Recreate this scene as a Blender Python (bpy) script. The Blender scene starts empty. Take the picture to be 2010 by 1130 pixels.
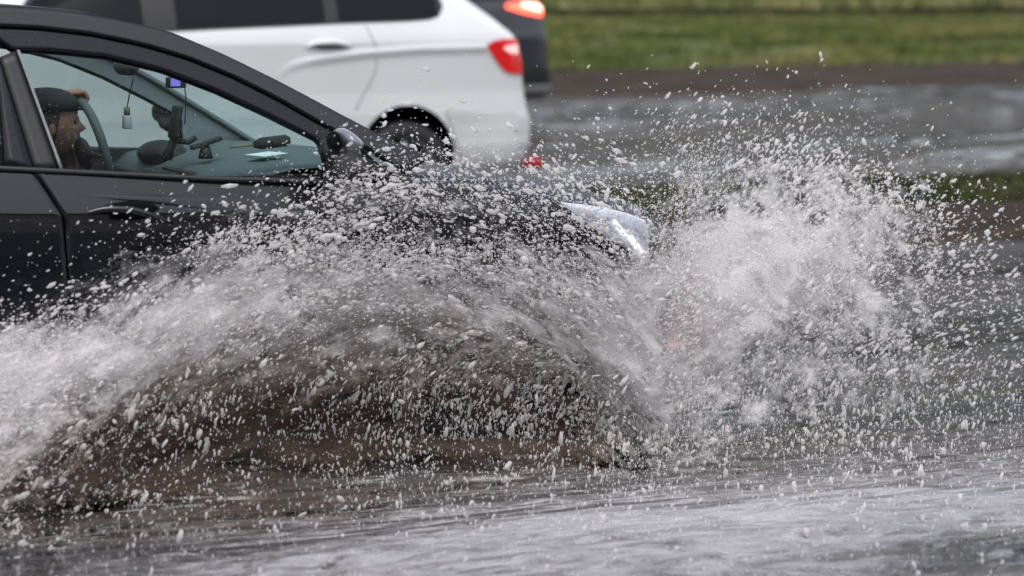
import bpy, bmesh, math, random
import numpy as np
from mathutils import Vector, Matrix, Euler
R = math.radians
random.seed(4); rng = np.random.default_rng(11)
sc = bpy.context.scene
col = sc.collection

# ------------------------------------------------------------------ camera
cam = bpy.data.cameras.new('camera'); camo = bpy.data.objects.new('camera', cam); col.objects.link(camo)
camo.location = (0, 0, 1.555)
camo.rotation_euler = (R(90) - math.atan(610/5200), 0, -R(24))
cam.sensor_width = 36; cam.lens = 36*5200/2010; cam.clip_end = 2000; cam.clip_start = .1
cam.dof.use_dof = True; cam.dof.focus_distance = 8.75; cam.dof.aperture_fstop = 2.2
sc.camera = camo

# ------------------------------------------------------------------ sky, sun, exposure
SUN_EL, SUN_AZ = R(66), R(200)
w = bpy.data.worlds.new('World'); sc.world = w; w.use_nodes = True
nt = w.node_tree; bg = nt.nodes['Background']
sky = nt.nodes.new('ShaderNodeTexSky'); sky.sky_type = 'NISHITA'; sky.sun_disc = False
sky.sun_elevation = SUN_EL; sky.sun_rotation = SUN_AZ; sky.dust_density = 3; sky.air_density = 1.2; sky.ozone_density = 1.0
hs = nt.nodes.new('ShaderNodeHueSaturation'); hs.inputs['Saturation'].default_value = .42
nt.links.new(sky.outputs[0], hs.inputs['Color']); nt.links.new(hs.outputs[0], bg.inputs[0])
bg.inputs[1].default_value = .15
sl = bpy.data.lights.new('sun', 'SUN'); sl.energy = 0.75; sl.angle = R(25); sl.color = (1, .98, .96)
so = bpy.data.objects.new('sun', sl); col.objects.link(so)
d = Vector((math.sin(SUN_AZ)*math.cos(SUN_EL), math.cos(SUN_AZ)*math.cos(SUN_EL), math.sin(SUN_EL)))
so.rotation_euler = (-d).to_track_quat('-Z', 'Y').to_euler()
sc.view_settings.view_transform = 'Standard'; sc.view_settings.look = 'None'
sc.view_settings.exposure = 0.74; sc.view_settings.gamma = 1

# ------------------------------------------------------------------ materials
def node(nt, t, **kw):
    n = nt.nodes.new(t)
    for k, v in kw.items():
        if k in n.inputs: n.inputs[k].default_value = v
        else: setattr(n, k, v)
    return n
def L(nt, a, b): nt.links.new(a, b)
def mat(name, color, rough=.5, metal=0, coat=0, var=0, vscale=8, bump=0, bscale=60, emis=None, es=0, spec=None, stretch=(1,1,1)):
    m = bpy.data.materials.new(name); m.use_nodes = True; nt = m.node_tree
    p = nt.nodes['Principled BSDF']
    p.inputs['Base Color'].default_value = (*color, 1); p.inputs['Roughness'].default_value = rough
    p.inputs['Metallic'].default_value = metal; p.inputs['Coat Weight'].default_value = coat; p.inputs['Coat Roughness'].default_value = .06
    if spec is not None: p.inputs['Specular IOR Level'].default_value = spec
    if emis: p.inputs['Emission Color'].default_value = (*emis, 1); p.inputs['Emission Strength'].default_value = es
    tc = node(nt, 'ShaderNodeTexCoord'); mp = node(nt, 'ShaderNodeMapping'); mp.inputs['Scale'].default_value = stretch
    L(nt, tc.outputs['Object'], mp.inputs['Vector'])
    if var:
        n = node(nt, 'ShaderNodeTexNoise', Scale=vscale, Detail=5.0); L(nt, mp.outputs[0], n.inputs['Vector'])
        mr = node(nt, 'ShaderNodeMapRange'); mr.inputs['From Min'].default_value = .3; mr.inputs['From Max'].default_value = .7
        mr.inputs['To Min'].default_value = 1-var; mr.inputs['To Max'].default_value = 1+var
        L(nt, n.outputs['Fac'], mr.inputs[0])
        mx = node(nt, 'ShaderNodeVectorMath', operation='SCALE'); mx.inputs[0].default_value = color
        L(nt, mr.outputs[0], mx.inputs['Scale']); L(nt, mx.outputs[0], p.inputs['Base Color'])
    if bump:
        n = node(nt, 'ShaderNodeTexNoise', Scale=bscale, Detail=3.0); L(nt, mp.outputs[0], n.inputs['Vector'])
        b = node(nt, 'ShaderNodeBump', Strength=bump, Distance=.01); L(nt, n.outputs['Fac'], b.inputs['Height'])
        L(nt, b.outputs[0], p.inputs['Normal'])
    return m
def rainy(m, scale=130, strength=.5, thr=.26):
    """raised beads of rain on a surface"""
    nt = m.node_tree; p = nt.nodes['Principled BSDF']
    tc = node(nt, 'ShaderNodeTexCoord'); v = node(nt, 'ShaderNodeTexVoronoi', Scale=scale); L(nt, tc.outputs['Object'], v.inputs['Vector'])
    mr = node(nt, 'ShaderNodeMapRange'); mr.inputs['From Min'].default_value = 0; mr.inputs['From Max'].default_value = thr
    mr.inputs['To Min'].default_value = 1; mr.inputs['To Max'].default_value = 0
    L(nt, v.outputs['Distance'], mr.inputs[0])
    b = node(nt, 'ShaderNodeBump', Strength=strength, Distance=.002); L(nt, mr.outputs[0], b.inputs['Height']); L(nt, b.outputs[0], p.inputs['Normal'])
    return m
def glass(name, tint, ior=1.45, refl=1.0, drops=False):
    m = bpy.data.materials.new(name); m.use_nodes = True; nt = m.node_tree; nt.nodes.clear()
    o = node(nt, 'ShaderNodeOutputMaterial'); t = node(nt, 'ShaderNodeBsdfTransparent'); t.inputs[0].default_value = (*tint, 1)
    g = node(nt, 'ShaderNodeBsdfGlossy', Roughness=.02); g.inputs[0].default_value = (refl, refl, refl, 1)
    f = node(nt, 'ShaderNodeFresnel', IOR=ior); mx = node(nt, 'ShaderNodeMixShader')
    if drops is True: mx.inputs[0].default_value = .05
    else: L(nt, f.outputs[0], mx.inputs[0])
    L(nt, t.outputs[0], mx.inputs[1]); L(nt, g.outputs[0], mx.inputs[2])
    last = mx
    if drops:
        side_ = drops == 'side'; tc = node(nt, 'ShaderNodeTexCoord'); v = node(nt, 'ShaderNodeTexVoronoi', Scale=110.0 if side_ else 70.0); L(nt, tc.outputs['Object'], v.inputs['Vector'])
        mr = node(nt, 'ShaderNodeMapRange'); mr.inputs['From Min'].default_value = .16; mr.inputs['From Max'].default_value = .2
        mr.inputs['To Min'].default_value = .25 if side_ else .55; mr.inputs['To Max'].default_value = 0; L(nt, v.outputs['Distance'], mr.inputs[0])
        n2 = node(nt, 'ShaderNodeTexNoise', Scale=14.0); L(nt, tc.outputs['Object'], n2.inputs['Vector'])
        gt = node(nt, 'ShaderNodeMath', operation='GREATER_THAN'); gt.inputs[1].default_value = .55; L(nt, n2.outputs[0], gt.inputs[0])
        mu = node(nt, 'ShaderNodeMath', operation='MULTIPLY'); L(nt, mr.outputs[0], mu.inputs[0]); L(nt, gt.outputs[0], mu.inputs[1])
        dd = node(nt, 'ShaderNodeBsdfDiffuse'); dd.inputs[0].default_value = (.42, .46, .47, 1) if side_ else (.2, .26, .27, 1)
        m2 = node(nt, 'ShaderNodeMixShader'); L(nt, mu.outputs[0], m2.inputs[0]); L(nt, mx.outputs[0], m2.inputs[1]); L(nt, dd.outputs[0], m2.inputs[2]); last = m2
    L(nt, last.outputs[0], o.inputs[0]); return m

M = {}
M['black_paint'] = rainy(mat('black_paint', (.006, .007, .010), .18, .0, .4, spec=.35), 90, .25)
M['frame_black'] = rainy(mat('frame_black', (.006, .007, .011), .3, 0, .0, spec=.28), 110, .3)
M['bonnet_sheen_paint'] = rainy(mat('bonnet_sheen_paint', (.016, .020, .028), .42, 0, 0, spec=.12), 90, .3)  # copy of the black paint, sky sheen put into its bluish colour
M['trim'] = mat('trim', (.008, .008, .009), .5)
M['rubber'] = mat('rubber', (.018, .018, .02), .75, bump=.3, bscale=90)
M['dark'] = mat('dark_void', (.004, .004, .005), .9, spec=.1)
M['white_paint'] = mat('white_paint', (.68, .68, .69), .3, 0, .6, var=.03, vscale=2)
M['dirt_white'] = mat('dirty_white', (.62, .62, .625), .4, 0, .3, var=.12, vscale=6, stretch=(.4, 1, 2))
M['window_dark'] = mat('window_dark', (.006, .008, .010), .08, 0, 0, spec=.15)
M['suv_paint'] = mat('suv_paint', (.018, .021, .028), .3, .0, .6)
M['chrome'] = mat('chrome', (.75, .76, .8), .12, 1)
M['alloy'] = mat('alloy', (.42, .43, .45), .3, .8)
M['red_lens'] = mat('red_lens', (.42, .008, .010), .15, 0, .6, emis=(1, .02, .02), es=.16)
M['red_lit'] = mat('red_lit', (.8, .05, .03), .15, 0, 1, emis=(1, .10, .05), es=2.2)
M['hot_lit'] = mat('hot_lit', (1, .7, .6), .2, 0, 1, emis=(1, .5, .36), es=2.2)
M['pink_lens'] = mat('pink_lens', (.8, .55, .55), .15, 0, 1, emis=(1, .55, .5), es=.35)
M['amber'] = mat('amber_lens', (.75, .34, .2), .2, 0, 1, emis=(1, .5, .35), es=.35)
M['drl'] = mat('drl', (1, 1, 1), .2, emis=(1, 1, 1), es=1.0)
M['lamp_inner'] = mat('lamp_inner', (.85, .87, .92), .3, .25, bump=.5, bscale=22)
M['lamp_glass'] = glass('lamp_glass', (.9, .92, .96), 1.55)
M['side_glass'] = glass('side_glass', (.66, .75, .74), 1.28, .35, drops='side')
M['wind_glass'] = glass('wind_glass', (.74, .88, .88), 1.1, .8, drops=True)
M['cabin_grey'] = mat('cabin_grey', (.09, .11, .115), .7, bump=.2, bscale=200)
M['cabin_dark'] = mat('cabin_dark', (.025, .022, .022), .7)
M['hood_dark'] = mat('dark_fascia', (.014, .010, .010), .6)
M['seat'] = mat('seat_cloth', (.03, .03, .035), .9, bump=.4, bscale=150)
M['skin'] = mat('skin', (.34, .17, .11), .55, var=.15, vscale=22, bump=.2, bscale=150)
M['hair'] = mat('hair', (.03, .018, .012), .7, bump=.7, bscale=90)
M['cap'] = mat('cap_cloth', (.02, .02, .025), .9)
M['jacket'] = mat('jacket', (.05, .05, .06), .9, bump=.5, bscale=40)
M['paper'] = mat('paper', (.75, .8, .82), .7)
M['screen'] = mat('blue_screen', (.05, .04, .2), .3, emis=(.3, .25, .9), es=.5)
M['cord'] = mat('cord', (.04, .04, .04), .7)
M['amber_liquid'] = mat('perfume', (.55, .6, .65), .1)
M['wood'] = mat('wood_cap', (.25, .18, .09), .6)
M['fuzzy'] = mat('fuzzy', (.03, .035, .035), .9, bump=1, bscale=60)
M['cone'] = mat('cone_red', (.62, .05, .04), .5)

# grass / mud / kerb
def grass_mat(name, a, b, c):
    m = bpy.data.materials.new(name); m.use_nodes = True; nt = m.node_tree; p = nt.nodes['Principled BSDF']
    tc = node(nt, 'ShaderNodeTexCoord'); mp = node(nt, 'ShaderNodeMapping'); mp.inputs['Scale'].default_value = (.6, 1.6, 1.6)
    L(nt, tc.outputs['Object'], mp.inputs[0])
    n = node(nt, 'ShaderNodeTexNoise', Scale=.7, Detail=7.0, Roughness=.65); L(nt, mp.outputs[0], n.inputs['Vector'])
    cr = node(nt, 'ShaderNodeValToRGB'); e = cr.color_ramp.elements
    e[0].position = .40; e[0].color = (*a, 1); e[1].position = .62; e[1].color = (*c, 1); k = e.new(.5); k.color = (*b, 1)
    L(nt, n.outputs['Fac'], cr.inputs[0]); L(nt, cr.outputs[0], p.inputs['Base Color']); p.inputs['Roughness'].default_value = .8
    p.inputs['Specular IOR Level'].default_value = .2
    n2 = node(nt, 'ShaderNodeTexNoise', Scale=9.0, Detail=6.0); L(nt, tc.outputs['Object'], n2.inputs['Vector'])
    bb = node(nt, 'ShaderNodeBump', Strength=1.0, Distance=.15); L(nt, n2.outputs[0], bb.inputs['Height']); L(nt, bb.outputs[0], p.inputs['Normal'])
    return m
M['grass'] = grass_mat('grass_ground', (.065, .072, .026), (.13, .145, .048), (.24, .20, .09))
M['blade'] = grass_mat('grass_blades', (.055, .08, .018), (.125, .155, .038), (.24, .205, .085))
M['marsh'] = grass_mat('marsh_grass', (.030, .035, .016), (.06, .075, .022), (.10, .085, .045))
M['mud'] = mat('mud', (.04, .030, .024), .9, spec=.08, var=.5, vscale=3, bump=.6, bscale=12, stretch=(.4, 1.5, 1))
M['dark_strip'] = mat('dark_strip', (.012, .009, .008), .9, spec=.05, var=.5, vscale=2, stretch=(.2, 1, 1))
M['kerb'] = mat('kerb_stone', (.10, .085, .075), .6, var=.4, vscale=3, bump=.4, bscale=20, stretch=(.4, 1.5, 1))
M['bark'] = mat('bark', (.05, .04, .03), .9)
M['leaf'] = mat('leaf', (.035, .06, .02), .7, var=.4, vscale=.4)

# water: brown flood water, froth where rain and spray churn it
def water_mat():
    m = bpy.data.materials.new('flood_water'); m.use_nodes = True; nt = m.node_tree; p = nt.nodes['Principled BSDF']
    geo = node(nt, 'ShaderNodeNewGeometry')
    def noise(sc_, scale, det, rough=.6, dist=0.):
        mp = node(nt, 'ShaderNodeMapping'); mp.inputs['Scale'].default_value = sc_; L(nt, geo.outputs['Position'], mp.inputs[0])
        n = node(nt, 'ShaderNodeTexNoise', Scale=scale, Detail=det, Roughness=rough, Distortion=dist); L(nt, mp.outputs[0], n.inputs['Vector']); return n.outputs['Fac']
    def math_(op, a, b=None, c=None):
        n = node(nt, 'ShaderNodeMath', operation=op)
        for i, v in enumerate((a, b, c)):
            if v is None: continue
            if isinstance(v, (int, float)): n.inputs[i].default_value = v
            else: L(nt, v, n.inputs[i])
        return n.outputs[0]
    def rng_(a, f0, f1, t0, t1):
        n = node(nt, 'ShaderNodeMapRange'); L(nt, a, n.inputs[0]); n.interpolation_type = 'SMOOTHSTEP'
        for i, v in enumerate((f0, f1, t0, t1)): n.inputs[i+1].default_value = v
        return n.outputs[0]
    at = node(nt, 'ShaderNodeAttribute', attribute_name='froth')
    froth = at.outputs['Fac']
    big = noise((.10, .42, 1), 1.1, 4, .55, .3)
    swell = math_('ADD', noise((.35, 1.0, 1), 2.2, 4, .55, .4), math_('MULTIPLY', big, 1.0))
    rip = noise((.5, 1.0, 1), 11, 5, .6, .6)
    fine = noise((.6, 1.0, 1), 55, 4, .6)
    patch = noise((.10, .75, 1), 1.0, 5, .6, .5); calm = rng_(patch, .38, .50, .08, 1.0)
    sep = node(nt, 'ShaderNodeSeparateXYZ'); L(nt, geo.outputs['Position'], sep.inputs[0]); far = rng_(sep.outputs[1], 9, 16, 1.0, .5)
    h = math_('ADD', math_('MULTIPLY', swell, math_('MULTIPLY', calm, far)), math_('MULTIPLY', math_('MULTIPLY', rip, .22), calm)); h = math_('ADD', h, math_('MULTIPLY', math_('MULTIPLY', fine, .035), calm))
    b = node(nt, 'ShaderNodeBump', Strength=.8, Distance=.35); L(nt, h, b.inputs['Height']); L(nt, b.outputs[0], p.inputs['Normal'])
    streak = noise((.6, 1.0, 1), 11, 8, .75, 1.0)
    f = math_('ADD', froth, math_('MULTIPLY', math_('SUBTRACT', streak, .5), 1.3)); f = math_('MULTIPLY', rng_(f, .25, .9, 0, 1), rng_(froth, 0, .12, 0, 1))
    silt = noise((.25, 1, 1), .8, 4)
    cr = node(nt, 'ShaderNodeValToRGB'); e = cr.color_ramp.elements
    e[0].position = .4; e[0].color = (.028, .028, .030, 1); e[1].position = .62; e[1].color = (.06, .046, .040, 1); L(nt, silt, cr.inputs[0])
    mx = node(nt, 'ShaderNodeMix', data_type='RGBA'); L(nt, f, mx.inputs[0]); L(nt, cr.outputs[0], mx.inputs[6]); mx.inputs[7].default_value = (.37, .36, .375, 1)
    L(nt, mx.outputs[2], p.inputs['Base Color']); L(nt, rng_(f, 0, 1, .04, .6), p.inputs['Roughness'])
    p.inputs['IOR'].default_value = 1.42
    return m
M['water'] = water_mat()

# spray: countless droplets, each a small scattering lens
def spray_mat(name, c, tr=.45):
    m = bpy.data.materials.new(name); m.use_nodes = True; nt = m.node_tree; nt.nodes.clear()
    o = node(nt, 'ShaderNodeOutputMaterial'); p = node(nt, 'ShaderNodeBsdfPrincipled'); t = node(nt, 'ShaderNodeBsdfTranslucent'); t.inputs[0].default_value = (*c, 1)
    p.inputs['Base Color'].default_value = (*c, 1); p.inputs['Roughness'].default_value = .2; p.inputs['IOR'].default_value = 1.33
    mx = node(nt, 'ShaderNodeMixShader'); mx.inputs[0].default_value = tr
    L(nt, p.outputs[0], mx.inputs[1]); L(nt, t.outputs[0], mx.inputs[2]); L(nt, mx.outputs[0], o.inputs[0]); return m
M['drop'] = spray_mat('droplets', (.94, .90, .895), .6)
M['wet_drop'] = spray_mat('clear_droplets', (.96, .93, .925), .38); M['wet_drop'].node_tree.nodes['Principled BSDF'].inputs['Transmission Weight'].default_value = .55; M['wet_drop'].node_tree.nodes['Principled BSDF'].inputs['Roughness'].default_value = .08
def sheet_mat(name, sx, sy, contrast, soft):
    """torn curtain of water: attribute 'cover' = how closed it is, 'silt' = how muddy; UV runs along and across the flow"""
    m = bpy.data.materials.new(name); m.use_nodes = True; nt = m.node_tree; nt.nodes.clear()
    o = node(nt, 'ShaderNodeOutputMaterial')
    uv = node(nt, 'ShaderNodeUVMap', uv_map='flow'); mp = node(nt, 'ShaderNodeMapping'); mp.inputs['Scale'].default_value = (sx, sy, 1); L(nt, uv.outputs[0], mp.inputs[0])
    n = node(nt, 'ShaderNodeTexNoise', Scale=1.0, Detail=8.0, Roughness=.70, Distortion=.45); L(nt, mp.outputs[0], n.inputs['Vector'])
    cov = node(nt, 'ShaderNodeAttribute', attribute_name='cover'); silt = node(nt, 'ShaderNodeAttribute', attribute_name='silt')
    a = node(nt, 'ShaderNodeMath', operation='MULTIPLY_ADD'); L(nt, n.outputs[0], a.inputs[0]); a.inputs[1].default_value = contrast; L(nt, cov.outputs['Fac'], a.inputs[2])
    r = node(nt, 'ShaderNodeMapRange'); r.interpolation_type = 'SMOOTHSTEP'; L(nt, a.outputs[0], r.inputs[0])
    r.inputs[1].default_value = contrast*.5+.5-soft; r.inputs[2].default_value = contrast*.5+.5+soft; r.inputs[3].default_value = 0; r.inputs[4].default_value = .96
    n2 = node(nt, 'ShaderNodeTexNoise', Scale=2.3, Detail=6.0, Roughness=.7); L(nt, mp.outputs[0], n2.inputs['Vector'])
    sm = node(nt, 'ShaderNodeMath', operation='MULTIPLY_ADD'); L(nt, n2.outputs[0], sm.inputs[0]); sm.inputs[1].default_value = .7; L(nt, silt.outputs['Fac'], sm.inputs[2])
    sr = node(nt, 'ShaderNodeMapRange'); L(nt, sm.outputs[0], sr.inputs[0]); sr.inputs[1].default_value = .3; sr.inputs[2].default_value = 1.15
    cr = node(nt, 'ShaderNodeValToRGB'); e = cr.color_ramp.elements
    e[0].position = 0; e[0].color = (.90, .88, .885, 1); e[1].position = 1; e[1].color = (.17, .125, .10, 1)
    k = e.new(.35); k.color = (.60, .56, .54, 1); k = e.new(.7); k.color = (.38, .30, .255, 1)
    L(nt, sr.outputs[0], cr.inputs[0])
    p = node(nt, 'ShaderNodeBsdfPrincipled'); p.inputs['Roughness'].default_value = .35; p.inputs['IOR'].default_value = 1.33; L(nt, cr.outputs[0], p.inputs['Base Color'])
    b = node(nt, 'ShaderNodeBump', Strength=.7, Distance=.02); L(nt, n.outputs[0], b.inputs['Height']); L(nt, b.outputs[0], p.inputs['Normal'])
    t = node(nt, 'ShaderNodeBsdfTranslucent'); L(nt, cr.outputs[0], t.inputs[0])
    m1 = node(nt, 'ShaderNodeMixShader'); m1.inputs[0].default_value = .5; L(nt, p.outputs[0], m1.inputs[1]); L(nt, t.outputs[0], m1.inputs[2])
    tr = node(nt, 'ShaderNodeBsdfTransparent'); m2 = node(nt, 'ShaderNodeMixShader')
    L(nt, r.outputs[0], m2.inputs[0]); L(nt, tr.outputs[0], m2.inputs[1]); L(nt, m1.outputs[0], m2.inputs[2]); L(nt, m2.outputs[0], o.inputs[0]); return m
M['curtain'] = sheet_mat('muddy_curtain', 3.6, 10, 2.4, .45)
M['froth'] = sheet_mat('froth_curtain', 10, 17, 3.2, .42)

# ------------------------------------------------------------------ mesh helpers
def mesh_obj(name, verts, faces, m, parent=None, smooth=True):
    me = bpy.data.meshes.new(name); me.from_pydata([tuple(v) for v in verts], [], [tuple(f) for f in faces]); me.validate(); me.update()
    if smooth: me.polygons.foreach_set('use_smooth', [True]*len(me.polygons))
    o = bpy.data.objects.new(name, me); me.materials.append(m); col.objects.link(o)
    if parent: o.parent = parent
    return o
def fast_mesh(name, V, F, m, parent=None, smooth=True):
    V = np.asarray(V, np.float32); F = np.asarray(F, np.int32); k = F.shape[1]
    me = bpy.data.meshes.new(name); me.vertices.add(len(V)); me.vertices.foreach_set('co', V.ravel())
    me.loops.add(F.size); me.loops.foreach_set('vertex_index', F.ravel()); me.polygons.add(len(F))
    me.polygons.foreach_set('loop_start', np.arange(0, F.size, k, dtype=np.int32))
    me.update(calc_edges=True)
    if smooth: me.polygons.foreach_set('use_smooth', np.ones(len(F), bool))
    o = bpy.data.objects.new(name, me); me.materials.append(m); col.objects.link(o)
    if parent: o.parent = parent
    return o
def empty(name, loc, label, cat, group=None):
    o = bpy.data.objects.new(name, None); o.empty_display_size = .2; col.objects.link(o); o.location = loc
    o['label'] = label; o['category'] = cat
    if group: o['group'] = group
    return o
def tag(o, label=None, cat=None, kind=None, group=None):
    for k, v in (('label', label), ('category', cat), ('kind', kind), ('group', group)):
        if v: o[k] = v
    return o
def grid(rows):
    n = len(rows); k = len(rows[0]); V = [p for r in rows for p in r]
    F = [(i*k+j, i*k+j+1, (i+1)*k+j+1, (i+1)*k+j) for i in range(n-1) for j in range(k-1)]
    return V, F
def join(*parts):
    V = []; F = []
    for v, f in parts:
        o = len(V); V += list(v); F += [tuple(i+o for i in q) for q in f]
    return V, F
def resample(pts, n):
    p = np.array(pts, float); s = np.r_[0, np.cumsum(np.linalg.norm(np.diff(p, axis=0), axis=1))]
    t = np.linspace(0, s[-1], n); return np.stack([np.interp(t, s, p[:, i]) for i in range(p.shape[1])], 1)
def smooth(pts, n, it=2):
    p = resample(pts, n)
    for _ in range(it):
        q = p.copy(); q[1:-1] = (p[:-2]+2*p[1:-1]+p[2:])/4; p = q
    return p
def box(x0, x1, y0, y1, z0, z1):
    V = [(x, y, z) for z in (z0, z1) for y in (y0, y1) for x in (x0, x1)]
    return V, [(0, 2, 3, 1), (4, 5, 7, 6), (0, 1, 5, 4), (2, 6, 7, 3), (0, 4, 6, 2), (1, 3, 7, 5)]
def tube(pts, r, n=8, closed=False):
    pts = [Vector(p) for p in pts]; V = []; F = []; N = len(pts)
    rr = r if hasattr(r, '__len__') else [r]*N; up = None
    for i, p in enumerate(pts):
        a = pts[(i-1) % N] if (closed or i > 0) else p; b = pts[(i+1) % N] if (closed or i < N-1) else p
        t = (b-a).normalized()
        if up is None: up = t.orthogonal().normalized()
        up = (up-t*up.dot(t)).normalized(); s = t.cross(up)
        V += [tuple(p+(up*math.cos(2*math.pi*j/n)+s*math.sin(2*math.pi*j/n))*rr[i]) for j in range(n)]
    for i in range(N if closed else N-1):
        a = i*n; b = ((i+1) % N)*n
        F += [(a+j, a+(j+1) % n, b+(j+1) % n, b+j) for j in range(n)]
    if not closed: F += [tuple(range(n))[::-1], tuple((N-1)*n+j for j in range(n))]
    return V, F
def lathe(prof, n=40, axis='y', c=(0, 0, 0)):
    V = []; F = []; k = len(prof)
    for i in range(n):
        a = 2*math.pi*i/n
        for (r, h) in prof:
            V.append((c[0]+r*math.cos(a), c[1]+h, c[2]+r*math.sin(a)) if axis == 'y' else (c[0]+r*math.cos(a), c[1]+r*math.sin(a), c[2]+h))
    for i in range(n):
        a = i*k; b = ((i+1) % n)*k
        F += [(a+j, a+j+1, b+j+1, b+j) for j in range(k-1)]
    return V, F
def solid(o, t, off=-1):
    md = o.modifiers.new('thick', 'SOLIDIFY'); md.thickness = t; md.offset = off; return o
def bevel(o, wd=.004, seg=2):
    md = o.modifiers.new('bevel', 'BEVEL'); md.width = wd; md.segments = seg; md.limit_method = 'ANGLE'; return o
def sub(o, n=2):
    md = o.modifiers.new('sub', 'SUBSURF'); md.levels = n; md.render_levels = n; return o

# ================================================================== SETTING
# water sheet: fine mesh near, coarse beyond; real low waves where the splash lands
def vnoise(x, y, seed=0):
    g = np.random.default_rng(seed).random((256, 256)); xi = np.floor(x).astype(int); yi = np.floor(y).astype(int)
    fx = x-xi; fy = y-yi; fx = fx*fx*(3-2*fx); fy = fy*fy*(3-2*fy); a = xi & 255; b = yi & 255; c = (xi+1) & 255; d_ = (yi+1) & 255
    return (g[a, b]*(1-fx)+g[c, b]*fx)*(1-fy)+(g[a, d_]*(1-fx)+g[c, d_]*fx)*fy
def fbm(x, y, o=4, seed=0):
    s = 0; a = 1; t = 0
    for i in range(o):
        s = s+a*vnoise(x*2**i+17*i, y*2**i+31*i, seed+i); t += a; a *= .55
    return s/t
SX = [[1.674,7.325],[2.229,7.692],[2.795,7.903],[3.349,7.957],[3.896,7.926],[4.282,7.919],[4.844,7.84],[5.426,7.758]]
def water():
    xs = np.arange(-3, 12, .03); ys = np.arange(4.5, 13.6, .022)
    X, Y = np.meshgrid(xs, ys)
    fy = np.interp(X, [p[0] for p in SX], [p[1] for p in SX])
    near = np.clip((fy+.1-Y)/1.3, 0, 1)
    h = (fbm(X*1.6, Y*5, 4, 3)-.5)*.035*near+(fbm(X*4, Y*14, 3, 9)-.5)*.018*near+(fbm(X*.9, Y*3, 4, 5)-.5)*.03
    edge = np.minimum(np.minimum(X-xs[0], xs[-1]-X), np.minimum(Y-ys[0], ys[-1]-Y)); h *= np.clip(edge*2, 0, 1)
    V = np.stack([X, Y, h], -1).reshape(-1, 3)
    k = len(xs); i, j = np.meshgrid(np.arange(len(ys)-1), np.arange(k-1), indexing='ij'); a = (i*k+j).ravel()
    F = np.stack([a, a+1, a+k+1, a+k], 1)
    o = fast_mesh('flood_water', V, F, M['water'])
    # froth: rain and falling spray whiten the water in front of the car, less under the curtain's foot
    landing = np.exp(-((Y-fy)/.45)**2)*.25
    right = np.clip((X-3.2)/1.5, 0, 1)
    fr = np.clip(near*.62+landing*(.2+.3*right)+right*.08*np.exp(-((Y-8.2)/1.2)**2), 0, 1)
    fr = np.clip(fr+.17*np.exp(-(((X-3.45)/1.0)**2+((Y-6.75)/.4)**2)), 0, 1)
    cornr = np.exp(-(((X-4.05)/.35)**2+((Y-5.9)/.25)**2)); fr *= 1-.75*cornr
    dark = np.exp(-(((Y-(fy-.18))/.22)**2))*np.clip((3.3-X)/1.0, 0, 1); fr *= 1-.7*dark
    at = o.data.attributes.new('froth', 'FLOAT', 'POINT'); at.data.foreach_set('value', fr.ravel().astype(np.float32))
    tag(o, kind='structure')
    # wind-ruffled water of the far carriageway: low real waves in drifting patches
    xf = np.arange(-6, 42, .11); yf = np.arange(15.4, 32.6, .055); X, Y = np.meshgrid(xf, yf)
    pt = np.clip((fbm(X*.10, Y*.9, 4, 51)-.44)*9, .05, 1)
    h = ((fbm(X*.45, Y*2.0, 3, 52)-.5)*.13+(fbm(X*2.2, Y*6, 2, 53)-.5)*.035)*pt
    edge = np.minimum(np.minimum(X-xf[0], xf[-1]-X), np.minimum(Y-yf[0], yf[-1]-Y)); h *= np.clip(edge*2, 0, 1)
    k = len(xf); i, j = np.meshgrid(np.arange(len(yf)-1), np.arange(k-1), indexing='ij'); a = (i*k+j).ravel()
    tag(fast_mesh('far_flood_water', np.stack([X, Y, h], -1).reshape(-1, 3), np.stack([a, a+1, a+k+1, a+k], 1), M['water']), kind='structure')
    R_ = 400; x0, x1, y0, y1 = xs[0], xs[-1], ys[0], ys[-1]
    V = []; F = []
    for (a0, a1, b0, b1) in ((-R_, R_, -R_, y0), (-R_, R_, y1, yf[0]), (-R_, R_, yf[-1], 60), (-R_, xf[0], yf[0], yf[-1]), (xf[-1], R_, yf[0], yf[-1]), (-R_, x0, y0, y1), (x1, R_, y0, y1)):
        q = len(V); V += [(a0, b0, 0), (a1, b0, 0), (a1, b1, 0), (a0, b1, 0)]; F.append((q, q+1, q+2, q+3))
    tag(mesh_obj('outer_flood_water', V, F, M['water']), kind='structure')
    tag(mesh_obj('road', [(-R_, -R_, -.16), (R_, -R_, -.16), (R_, R_*2, -.16), (-R_, R_*2, -.16)], [(0, 1, 2, 3)], mat('asphalt', (.05, .05, .052), .8)), kind='structure')
water()

# strips of land running along the road (x), given as a profile in (y, z)
def strip(name, prof, m, x0=-60, x1=140, step=.5, rough=.02, seed=1):
    xs = np.arange(x0, x1, step); P = resample(prof, 26)
    rows = []
    for i, (y, z) in enumerate(P):
        n = (fbm(xs*.5, np.full_like(xs, y*3.), 4, seed)-.5)*rough*4
        n2 = (fbm(xs*.35, np.full_like(xs, 7.7), 4, seed+40)-.5)*rough*6
        rows.append([(x, y+b, z+(a if 0 < i else 0)) for x, a, b in zip(xs, n, n2)])
    V, F = grid(rows); return tag(mesh_obj(name, V, F, m), kind='structure')
strip('median_mud', [(13.15, -.05), (13.2, .04), (13.6, .10), (14.4, .12), (15.2, .12)], M['mud'], rough=.02, seed=3)
strip('median_grass', [(14.3, .0), (14.45, .15), (14.8, .17), (15.5, .16), (15.75, -.05)], M['marsh'], rough=.02, seed=5)
strip('verge_mud', [(31.6, -.05), (31.8, .03), (33.2, .16), (34.4, .26), (35, .25)], M['mud'], rough=.02, seed=9)
strip('grass_bank', [(34.2, .12), (34.7, .27), (38, .50), (46, .80)], M['grass'], rough=.02, seed=11)
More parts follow.
